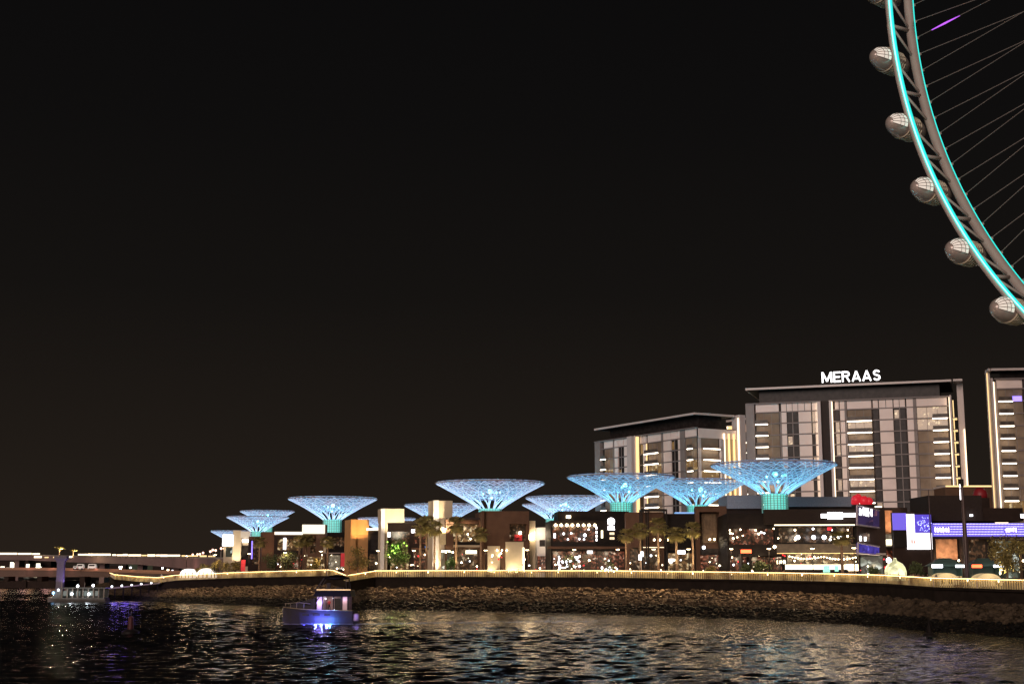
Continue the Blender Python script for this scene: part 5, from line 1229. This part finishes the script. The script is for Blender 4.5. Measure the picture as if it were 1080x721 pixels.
for a, b, yy, sz in ((-60, 5, 583.6, 1), (5.6, 24, 583.6, 1), (25, 39, 583.7, .9), (40, 47.6, 583.9, .9), (42, 49.8, 587, 1.2), (53, 57, 587.5, .6), (62, 67.5, 587.4, .7), (71, 82, 587, 1.0), (88, 98, 584.6, .8), (98.6, 122, 584.6, 1), (124, 128, 585, .8), (129, 134.5, 585.2, .8), (135, 140, 585, 1), (141, 154, 585.3, .9), (155, 160, 585.5, .6), (161, 169, 585.4, 1), (170, 174, 585.4, .8), (174.5, 182, 585.6, 1), (182.5, 195, 585.6, .8), (197, 203, 585.9, .6), (204, 214, 586, .5), (216, 223, 586.2, .7), (225, 232, 586.4, .5)):
    k = min(1, max(0, (a - 40) / 200.)); D = 683 - 190 * max(0, (a - 60) / 180.) - .0; q = MB(); x0, x1 = Xp(a, D, 14), Xp(b, D, 14); z = Zp(yy, D); q.box(0, x1 - x0, -.2, .2, -.42 * sz, .42 * sz)
    q.build('parapet_light', L_led if sz > .7 else L_ledy, t, loc=(x0, D - 8, z))
for px, D in ((-60, 695), (20, 690), (110, 650), (150, 612), (188, 560)):
    i_ = Xp(px, D, 5); q = MB(); q.box(-1.2, 1.2, -4, 4, -1, Zp(590.5 if px < 100 else 594 if px < 160 else 597, D)); q.build('pier', M_mauve, t, loc=(i_, D, 0))
for px, yy, D in ((204, 584.5, 540), (209, 584.2, 535), (211.5, 584, 530), (214.8, 582.6, 526), (222.5, 581.2, 500), (225, 579.6, 496), (228, 580, 492), (233.8, 578, 480), (237, 578, 478)):
    x = Xp(px, D, 20); zt = Zp(yy, D); g0 = Zp(588, D); tt = thing('bridge_lamp', 'twin-headed street lamp with pinkish light on the bridge end, above the white tents', 'street lamp', (x, D, g0), 0, 'lamp posts on the bridge end')
    q = MB(); q.lathe([(.12, 0), (.08, zt - g0)], 6); q.build('pole', M_steel, tt); q = MB(); q.ball((0, 0, zt - g0), .42, 8); q.build('lamp_head', emat('pink_lamp', (1, .55, .4), 3.5), tt)
t2, pts, z0, z1 = bridge('low_bridge', 'low bridge with a salmon-coloured deck passing under the high road bridge', [(-120, 600.2, 607.5, 640), (40, 600.8, 608, 600), (100, 601.6, 608, 560), (150, 603.5, 608.5, 520), (205, 605, 609, 470)], 12, M_salmon, mat('umber_concrete', (.14, .09, .07), .8))
q = MB(); beam(q, [(x - 0, y - 6.6) for x, y in pts], .4, [z + .0 for z in z1], [z + 1.1 for z in z1]); q.build('parapet', M_salmon, t2)
for px in (-40, 10, 45, 90, 130): D = 590 - (px + 40) * .35; q = MB(); q.box(-1, 1, -4, 4, -1, Zp(607.6, D)); q.build('pier', M_dbrown, t2, loc=(Xp(px, D, 3), D, 0))
for px in range(-60, 200, 26): D = 604 - px * .5; lamp('deck_light', t2, (Xp(px, D, 12), D - 14, Zp(596, D)), 150, (1, .52, .28), 1.5)
for px in range(20, 240, 24): D = 640 - px * .62; lamp('girder_light', t, (Xp(px, D, 12), D - 22, Zp(598, D)), 240, (1, .5, .45), 1.5)
# vehicles on the low bridge
for px, yy, w, lb, cl_ in ((85, 598.6, 7, 'white van', (.8, .8, .8)), (97.5, 599, 8, 'white bus', (.8, .75, .7)), (80, 601, 4, 'small white car', (.7, .6, .55))):
    D = 574 - px * .2 - (6 if px == 80 else 0); s = D / F; L_v = w * s; x = Xp(px, D, 8); z = Zp(601.3, D) + .36; t = thing('bus' if 'bus' in lb else 'van' if 'van' in lb else 'car', lb + ' crossing the low salmon bridge, right of the violet-lit column', lb.split()[-1], (x, D, z))
    hh = 1.5 if 'car' in lb else 2.3; q = MB(); q.add([(-L_v / 2, -1, .3), (L_v / 2, -1, .3), (L_v / 2, 1, .3), (-L_v / 2, 1, .3), (-L_v / 2, -1, hh * .6), (L_v / 2, -1, hh * .6), (L_v / 2, 1, hh * .6), (-L_v / 2, 1, hh * .6), (-L_v * .42, -.9, hh), (L_v * .40, -.9, hh), (L_v * .4, .9, hh), (-L_v * .42, .9, hh)],
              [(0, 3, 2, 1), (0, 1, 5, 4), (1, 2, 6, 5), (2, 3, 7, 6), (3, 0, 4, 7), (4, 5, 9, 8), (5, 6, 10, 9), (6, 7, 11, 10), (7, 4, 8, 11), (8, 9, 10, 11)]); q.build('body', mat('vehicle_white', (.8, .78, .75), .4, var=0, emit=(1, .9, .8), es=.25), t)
    for dx in (-.32, .32): q = MB(); q.tube([(dx * L_v, -1.05, .35), (dx * L_v, 1.05, .35)], .35, 10); q.build('wheel', M_dark, t)
    q = MB(); q.box(-L_v * .38, L_v * .36, -1.01, -.97, hh * .62, hh * .9); q.build('window', M_glass, t); q = MB(); q.box(L_v / 2, L_v / 2 + .08, -.7, -.4, .6, .85); q.build('tail_light', L_red, t)
# violet column with planter and palms
D = 480; x = Xp(64.3, D, 8); t = thing('planter_column', 'tall violet-lit concrete column flaring into a planter at its top', 'column', (x, D, 0)); zt = Zp(588.5, D)
q = MB(); s = D / F
pr = [(3.9, 0), (3.6, zt * .5), (3.7, zt * .85), (4.6, zt * .93), (6.6, zt), (6.6, zt + .9), (6.0, zt + .9)]
def sq(mb, pr, k=1.0):
    vs = [];
    for (a_h, z) in pr: h2 = a_h * s; vs += [(-h2, -h2 * k, z), (h2, -h2 * k, z), (h2, h2 * k, z), (-h2, h2 * k, z)]
    m_ = len(pr); mb.add(vs, [(i * 4 + j, i * 4 + (j + 1) % 4, (i + 1) * 4 + (j + 1) % 4, (i + 1) * 4 + j) for i in range(m_ - 1) for j in range(4)] + [(m_ * 4 - 4, m_ * 4 - 3, m_ * 4 - 2, m_ * 4 - 1)])
sq(q, pr, .6); q.build('shaft', mat('column_concrete', (.15, .13, .15), .8), t)
lamp('violet_light', t, (4.6, -2.6, 2.0), 2600, (.42, .30, 1), .4, 'SPOT', (.8, 0, 8), 90); lamp('violet_light', t, (5, -4, 1.2), 200, (.42, .3, 1), .4, 'SPOT', (1.2, 0, 3), 90)
for dx, yc, sc2, lb in ((-.9, 577.5, .62, 'short palm lit gold on the violet column planter'), (4.2, 580, .42, 'small palm right of the violet column planter, on the bridge deck')):
    zb = zt + .5 if dx < 0 else Zp(588, D + 150); DD = D if dx < 0 else D + 150; xx = x + dx if dx < 0 else Xp(77, DD, 14); o = dup(pm, lb, (xx, DD, zb), 1.0, ((Zp(yc, DD) - zb) / 8.6 * (3.0 if dx < 0 else 3.2),) * 2 + ((Zp(yc, DD) - zb) / 8.6,)); o['group'] = 'palms beside the bridge'
    lamp('palm_light', o, (0, -1.6, 7.8), 4000, (1, .8, .45), .2)
# far quay with lit trees and houses
t = thing('quay', 'dark far quay wall with columns under the low bridge', 'quay', (0, 548, 0)); x0, x1 = Xp(-140, 548, 2), Xp(58, 548, 2)
q = MB(); q.box(x0, x1, 0, 40, -1, 2.6); q.build('wall', M_dbrown, t)
for k in range(9): q = MB(); q.box(-.8, .8, -.8, -.02, 0, 3.2); q.build('buttress', M_dbrown, t, loc=(x0 + 8 + k * 14, 0, 0))
rf = random.Random(4)
for i, (px, w, yt, D) in enumerate(((-20, 26, 590, 900), (14, 30, 591, 880), (42, 22, 590.5, 900), (112, 40, 596, 860), (150, 30, 594, 820), (178, 34, 593, 760))):
    x = Xp(px, D, 5); hw = w * D / F / 2; h = Zp(yt, D) - 1.5; t = thing('far_house', ('low dark house left of the frame edge', 'low house with tall bright windows between the two bridges at the far left', 'low house with bright slanted windows next to the violet column', 'dim low house behind the low bridge right of the violet column', 'dim greenish low house seen between the bridges', 'dark reddish house behind the white tents')[i], 'building', (x, D, 1.5))
    q = MB(); q.box(-hw, hw, 0, 14, 0, h); q.build('wall', M_dbrown if i != 4 else mat('dim_green', (.05, .07, .04), .8), t); q = MB(); q.box(-hw - .6, hw + .6, -.6, 14.6, h + .005, h + .5); q.build('roof', M_dark, t)
    xs = {1: (2.5, 8, 12, 15, 22, 29), 2: (34.5, 36.5, 40, 41.5)}.get(i)
    if xs:
        for xx in xs: q = MB(); ww = (.8 + rf.random()) ; q.box(-ww, ww, -.2, -.05, .5, h * (.55 + .4 * rf.random())); q.build('window', emat('bright_window', (1, .93, .75), 1.6), t, loc=(Xp(xx, D, 5) - x, 0, 0))
    else:
        for k in range(5): q = MB(); q.box(-.5, .5, -.2, -.05, 0, .8); q.build('window', L_warm if k % 2 else L_globe, t, loc=(rf.uniform(-hw, hw) * .9, 0, h * rf.uniform(.3, .9)))
# ground under the far shore
mb = MB(); mb.box(Xp(-700, 700, 0), Xp(196, 700, 0), 0, 900, -1, 1.45); struct(mb.build('far_ground', M_dark, None, loc=(0, 700, 0)))
# jetty: gangway with globe lamps and violet light
t = thing('jetty', 'sloping jetty with round globe lamps and violet light between promenade tip and ferry', 'jetty', Pt(112, 620, 350)); o0 = Pt(112, 620, 350)
e0 = Pt(170, 613.8, 350)
q = MB(); q.hexa([(0, -1.2, -.3), (e0.x - o0.x, -1.2, -.3 + e0.z - o0.z), (e0.x - o0.x, 1.2, -.3 + e0.z - o0.z), (0, 1.2, -.3)], [(0, -1.2, 0), (e0.x - o0.x, -1.2, e0.z - o0.z), (e0.x - o0.x, 1.2, e0.z - o0.z), (0, 1.2, 0)]); q.build('walkway', M_con, t)
for px, py in ((118, 618.2), (128.5, 617.3), (139, 616.6), (149, 615.6), (159.5, 614.6)):
    p = Pt(px, py, 349) - o0; f = (p.x) / (e0.x - o0.x); q = MB(); q.tube([(p.x, p.y, (e0.z - o0.z) * f), p], .05, 5); l_ = q.build('lamp_post', M_dark, t); q = MB(); q.ball(p, .26, 8); q.build('globe', L_globe, l_)
for k in range(6): px = 120 + k * 9; p = Pt(px, 622, 349) - o0; q = MB(); q.tube([(p.x, 0, -6), (p.x, 0, (e0.z - o0.z) * p.x / (e0.x - o0.x))], .18, 6); q.build('pile', M_dark, t)
for px, pw in ((122, 200), (133, 200), (143, 110)): p = Pt(px, 620, 344) - o0; lamp('violet_light', t, (p.x, p.y, .6), pw, (.22, .12, 1), 1.0)

# ------------------------------------------------------------------ boats and buoys
def hull(mb, st):
    """stations: (x, half width at deck, half width at waterline, z deck, z keel)"""
    vs = []; 
    for x, wd, ww, zd, zk in st: vs += [(x, -wd, zd), (x, -(wd * .35 + ww * .65) , zd * .45 + .1), (x, -ww * .8, .0), (x, 0, zk), (x, ww * .8, .0), (x, (wd * .35 + ww * .65), zd * .45 + .1), (x, wd, zd)]
    m_ = 7; N = len(st); fs = [(i * m_ + j, i * m_ + j + 1, (i + 1) * m_ + j + 1, (i + 1) * m_ + j) for i in range(N - 1) for j in range(m_ - 1)]
    fs += [(i * m_ + 6, i * m_, (i + 1) * m_, (i + 1) * m_ + 6) for i in range(N - 1)]; fs += [tuple(range(7)), tuple((N - 1) * m_ + j for j in range(6, -1, -1))]
    return mb.add(vs, fs)
Db = 213.0; s = Db / F; yw = 654.0; Y0 = Db; X0 = Xp(298, Db, 1)
t = thing('motor_yacht', 'white motor yacht with violet cabin light and blue waterline glow, bow to the left', 'yacht', (X0, Db, 0), R(-6)); 
px_ = lambda p: (p - 298) * s; zz_ = lambda y: (654.5 - y) * s * 1.0
q = MB(); hull(q, [(px_(298.0), .03, .02, zz_(636.4), zz_(640)), (px_(303), .6, .05, zz_(637.2), .15), (px_(308), 1.0, .35, zz_(638.0), -.2), (px_(318), 1.5, 1.0, zz_(639.5), -.5), (px_(335), 1.85, 1.6, zz_(640.3), -.7), (px_(355), 1.9, 1.75, zz_(640.8), -.7), (px_(374), 1.8, 1.7, zz_(641), -.6)]); h_ = q.build('hull', M_hull, t)
q = MB(); q.tube([(px_(298.5), 0, zz_(637.6)), (px_(306), -.86, zz_(638.2)), (px_(318), -1.52, zz_(639.1)), (px_(335), -1.87, zz_(640)), (px_(374), -1.83, zz_(640.6))], .07, 6); q.build('rub_rail', mat('gold_trim', (.5, .38, .2), .3, metal=.5, var=0), h_)
for a, b2 in ((322, 329), (333, 340), (345, 351)): q = MB(); q.box(px_(a), px_(b2), -1.86, -1.80, zz_(646), zz_(643.8)); q.build('hull_window', M_glass, h_)
q = MB(); q.add([(px_(303), -.5, zz_(638.0)), (px_(334), -1.5, zz_(640)), (px_(334), 1.5, zz_(640)), (px_(303), .5, zz_(638.0)), (px_(310), -.45, zz_(634.2)), (px_(334), -1.25, zz_(628.0)), (px_(334), 1.25, zz_(628.0)), (px_(310), .45, zz_(634.2))], [(4, 5, 6, 7), (0, 1, 5, 4), (1, 2, 6, 5), (2, 3, 7, 6), (3, 0, 4, 7)]); q.build('coachroof', M_hull, t)
q = MB(); q.add([(px_(320), -.95, zz_(635.6)), (px_(329.5), -1.33, zz_(635.8)), (px_(329.5), -1.24, zz_(631.8)), (px_(322), -.9, zz_(633.4))], [(0, 1, 2, 3)]); q.build('side_window', M_glass, t)
# windscreen and saloon
q = MB(); q.add([(px_(330.5), -1.4, zz_(640)), (px_(330.5), 1.4, zz_(640)), (px_(341), 1.25, zz_(621.5)), (px_(341), -1.25, zz_(621.5)), (px_(331.5), -1.4, zz_(640)), (px_(331.5), 1.4, zz_(640)), (px_(342), 1.25, zz_(621.5)), (px_(342), -1.25, zz_(621.5))], [(0, 1, 2, 3), (7, 6, 5, 4), (0, 3, 7, 4), (1, 5, 6, 2)]); q.build('windscreen', M_glass, t)
q = MB(); q.box(px_(336), px_(342), -1.25, 1.25, zz_(640.4), zz_(627)); q.build('helm_panel', mat('helm_white', (.8, .7, .85), .5, var=0), t)
q = MB(); q.box(px_(341.5), px_(369), 1.0, 1.1, zz_(640.4), zz_(627)); q.box(px_(342), px_(369), -1.5, 1.5, zz_(641), zz_(640.6)); q.build('saloon_wall', mat('saloon_trim', (.45, .32, .30), .6, var=.2), t)
for a, b2 in ((341.5, 342.5), (353, 354.2), (361, 363), (368, 369.5)): q = MB(); q.box(px_(a), px_(b2), -1.45, -1.32, zz_(640.6), zz_(626)); q.build('pillar', M_hull, t)
q = MB(); q.box(px_(363.2), px_(367.8), -1.42, -1.3, zz_(640.5), zz_(627)); q.build('aft_panel', mat('pink_lit_panel', (.7, .5, .55), .5, var=0), t)
q = MB(); q.box(px_(354.5), px_(360.8), -1.30, -1.26, zz_(640.5), zz_(628.5)); q.build('cabin_door', M_glass, t)
q = MB(); q.add([(px_(333), -1.6, zz_(626.2)), (px_(372), -1.6, zz_(626.6)), (px_(372), 1.6, zz_(626.6)), (px_(333), 1.6, zz_(626.2)), (px_(335), -1.65, zz_(621.5)), (px_(371), -1.65, zz_(620.6)), (px_(371), 1.65, zz_(620.6)), (px_(335), 1.65, zz_(621.5))], [(0, 3, 2, 1), (4, 5, 6, 7), (0, 1, 5, 4), (1, 2, 6, 5), (2, 3, 7, 6), (3, 0, 4, 7)]); q.build('flybridge', M_hdark, t)
q = MB(); q.box(px_(336), px_(371.5), -1.68, -1.62, zz_(620.4), zz_(619.2)); q.build('flybridge_rail', mat('gold_trim', (.5, .38, .2), .3), t)
q = MB(); q.add([(px_(333), -1.5, zz_(621.4)), (px_(335), -1.5, zz_(621.4)), (px_(343.5), -1.2, zz_(608)), (px_(342), -1.2, zz_(608)), (px_(333), -1.35, zz_(621.4)), (px_(335), -1.35, zz_(621.4)), (px_(343.5), -1.05, zz_(608)), (px_(342), -1.05, zz_(608))], [(0, 1, 2, 3), (7, 6, 5, 4), (0, 3, 7, 4), (1, 5, 6, 2)]); q.build('arch', M_hull, t)
q = MB(); q.tube([(px_(367), -1.4, zz_(620.5)), (px_(365.5), -1.2, zz_(608))], .07, 6); q.tube([(px_(367), 1.4, zz_(620.5)), (px_(365.5), 1.2, zz_(608))], .07, 6); q.tube([(px_(334), 1.4, zz_(620.5)), (px_(342), 1.2, zz_(608))], .07, 6); q.build('hardtop_support', M_hull, t)
q = MB(); q.lathe([(1.0, 0), (1.9, .12), (1.9, .3), (1.2, .52), (.05, .66)], 20); o = q.build('hardtop', M_hdark, t, loc=(px_(354), 0, zz_(610))); o.scale = (1.08, .8, 1.25)
q = MB(); q.tube([(px_(343), 0, zz_(609)), (px_(343.5), 0, zz_(598))], .035, 5); q.tube([(px_(367), 0, zz_(620)), (px_(367), 0, zz_(596))], .03, 5); q.build('mast', M_hull, t)
q = MB(); q.box(px_(345), px_(349), -.9, -.5, zz_(619), zz_(613)); q.box(px_(356), px_(363), -1.1, -.4, zz_(620), zz_(617.5)); q.build('seat', M_hull, t)
q = MB(); pr = [(px_(300), zz_(634.2)), (px_(308), zz_(633.4)), (px_(318), zz_(632.8)), (px_(330), zz_(634))]
q.tube([(pr[0][0], 0, pr[0][1]), (pr[1][0], -.9, pr[1][1]), (pr[2][0], -1.45, pr[2][1]), (pr[3][0], -1.7, pr[3][1])], .03, 4)
for x, y, z in ((301, -.15, 638), (308, -.95, 638.5), (315, -1.35, 639), (323, -1.6, 639.5)): q.tube([(px_(x), y, zz_(z)), (px_(x), y, zz_(633.6))], .03, 4)
q.build('bow_rail', M_steel, t)
q = MB(); q.tube([(px_(299.5), 0, zz_(638)), (px_(297.6), 0, zz_(640)), (px_(298.5), 0, zz_(642.5))], .07, 5); q.build('anchor', M_steel, t)
q = MB(); q.box(px_(374.2), px_(380.5), -1.5, 1.5, .35, .5); q.build('swim_platform', M_hull, t)
q = MB(); q.lathe([(.3, 0), (.5, .12), (.52, 1.0), (.3, 1.15)], 10); q.build('tender_cover', mat('violet_cover', (.5, .38, .7), .6, var=0), t, loc=(px_(376.5), -.9, .5))
lamp('cabin_light', t, (px_(339), -1.75, zz_(633)), 75, (.40, .25, 1), .15); lamp('cabin_light', t, (px_(348), -.6, zz_(628.5)), 30, (1, .78, .85), .15); lamp('cabin_light', t, (px_(365), -1.9, zz_(630)), 14, (1, .75, .9), .15)
for a in (337, 343, 349): lamp('underwater_light', t, (px_(a), -2.5, .30), 640, (.10, .14, 1), .12)
lamp('underwater_light', t, (px_(352), -2.4, .3), 160, (.1, .6, 1), .1); lamp('underwater_light', t, (px_(325), -2.3, .35), 40, (.12, .1, 1), .12)
lamp('platform_light', t, (px_(379), -1.9, 1.3), 10, (.4, .3, 1), .12)
for a, y in ((345, 629.0), (353, 628.5), (354, 640)): q = MB(); q.ball((px_(a), -1.2, zz_(y)), .09, 6); q.build('downlight', L_globe, t)
for a, nm in ((347.5, 'a red top'), (357, 'dark clothes')):
    m2 = dict(PM)[nm]; o = link('person', m2, None, (0, 0, 0)); v = Matrix.Rotation(R(-6), 3, 'Z') @ Vector((px_(a), -.4, zz_(640.5))); o.location = Vector((X0, Db, 0)) + v; o.rotation_euler = (0, 0, .5 if a < 350 else 2.0); o.scale = (.95,) * 3
    tag(o, 'person in %s standing in the lit cabin of the motor yacht' % nm, 'person')
# foam wake trailing right of the yacht
wk = mat('wake_foam', (.22, .23, .28), .7, var=.3, scale=2)
q = MB(); rw = random.Random(6)
for i in range(520):
    k = rw.random() ** 1.2; px = 300 + k * 330; D = 210.5 + max(0, px - 380) * .045 + rw.gauss(0, 1.3) * (.25 + 1.6 * k); 
    if px < 380: D = 210.2 + rw.uniform(-.9, .35)
    x = Xp(px, D, 0); r0 = rw.uniform(.04, .13) * (1.25 - .8 * k); q.lathe([(r0 * 1.6, 0), (r0, .05), (.01, .08)], 6, (x, D, .05))
tag(q.build('wake', wk), 'broken line of foam behind and along the motor yacht', 'foam', None, 'stuff')
# ferry moored by the violet column
Df = 338.0; s = Df / F; X0 = Xp(51, Df, 1); t = thing('ferry', 'low dark passenger ferry moored in front of the violet column with two round white lamps', 'boat', (X0, Df, 0)); fx = lambda p: (p - 51) * s; fz = lambda y: (633.5 - y) * s
q = MB(); hull(q, [(fx(50.5), .05, .03, fz(628.5), .3), (fx(55), 1.4, .8, fz(629), -.3), (fx(62), 2.2, 1.9, fz(629.6), -.6), (fx(100), 2.3, 2.1, fz(629.8), -.6), (fx(112), 2.1, 2.0, fz(629.8), -.5)]); q.build('hull', mat('grey_hull', (.14, .13, .12), .5), t)
q = MB(); q.box(fx(66), fx(111), -1.9, 1.9, fz(629.7), fz(629.2)); q.box(fx(64), fx(112), -2.1, 2.1, fz(619.6), fz(618.6)); q.box(fx(66), fx(111), 1.7, 1.8, fz(629.2), fz(619.7)); q.build('superstructure', mat('ferry_grey', (.14, .15, .14), .6), t)
for k in range(9): q = MB(); x = fx(67 + k * 5.4); q.box(x, x + .25, -2.0, -1.85, fz(629.2), fz(619.7)); q.build('pillar', M_con, t)
for k in range(6): q = MB(); x = fx(68.4 + k * 6.6); q.box(x, x + 1.05, -1.7, -1.6, fz(627), fz(622)); q.build('window', mat('teal_lit_window', (.05, .08, .08), .3, var=0, emit=(.3, .55, .5), es=.10 + .04 * (k % 2)), t)
q = MB(); q.add([(fx(56), -1.2, fz(629.4)), (fx(66), -1.6, fz(629.4)), (fx(66), 1.6, fz(629.4)), (fx(56), 1.2, fz(629.4)), (fx(59), -1.1, fz(622.5)), (fx(66), -1.4, fz(621.5)), (fx(66), 1.4, fz(621.5)), (fx(59), 1.1, fz(622.5))], [(4, 5, 6, 7), (0, 1, 5, 4), (1, 2, 6, 5), (2, 3, 7, 6), (3, 0, 4, 7)]); q.build('wheelhouse', mat('ferry_grey', (.14, .15, .14), .6), t)
for px, py in ((77.8, 625), (95.3, 625.2), (83.5, 617), (99.4, 616.5)): q = MB(); q.ball((fx(px), -2.05, fz(py)), .34, 8); q.build('lamp', L_globe, t)
q = MB(); q.ball((fx(58), -1.5, fz(624)), .35, 8); q.build('navigation_lamp', emat('blue_lamp', (.3, .6, 1), 3), t); q = MB(); q.ball((fx(63.3), -1.7, fz(621)), .28, 8); q.build('lamp', L_globe, t)
for px in (78, 95): lamp('deck_lamp', t, (fx(px), -3.0, fz(625)), 45, (.85, .95, 1), .2)
q = MB(); q.tube([(fx(64), 0, fz(619)), (fx(64), 0, fz(611))], .06, 5); q.tube([(fx(88), 0, fz(618.6)), (fx(88), 0, fz(613))], .05, 5); q.build('mast', M_steel, t)
# buoys
D = 182; s = D / F; t = thing('channel_buoy', 'dark red pillar buoy floating in the left water', 'buoy', (Xp(137.5, D, 0), D, 0)); q = MB(); q.lathe([(8.5 * s, -.4), (8.8 * s, .25), (7 * s, .45), (3.6 * s, .6)], 18); q.build('float', M_dark, t)
q = MB(); q.lathe([(3.2 * s, .5), (2.9 * s, 1.2), (2.6 * s, 2.15), (1.2 * s, 2.3)], 14); q.build('tower', mat('dark_red_paint', (.06, .006, .006), .6), t); q = MB(); q.lathe([(.07, 2.3), (.07, 2.6)], 6); q.ball((0, 0, 2.68), .11, 8); q.build('lantern', M_dark, t)
D = 174; s = D / F; t = thing('channel_buoy', 'black conical buoy near the waterline at the right', 'buoy', (Xp(980.5, D, 0), D, 0)); q = MB(); q.lathe([(7 * s, -.4), (7.2 * s, .2), (5 * s, .5)], 18); q.build('float', M_dark, t)
q = MB(); q.lathe([(3.6 * s, .5), (2.4 * s, 1.2), (1.0 * s, 1.75), (.6 * s, 2.2), (.05, 2.4)], 12); q.build('tower', M_blackc, t)
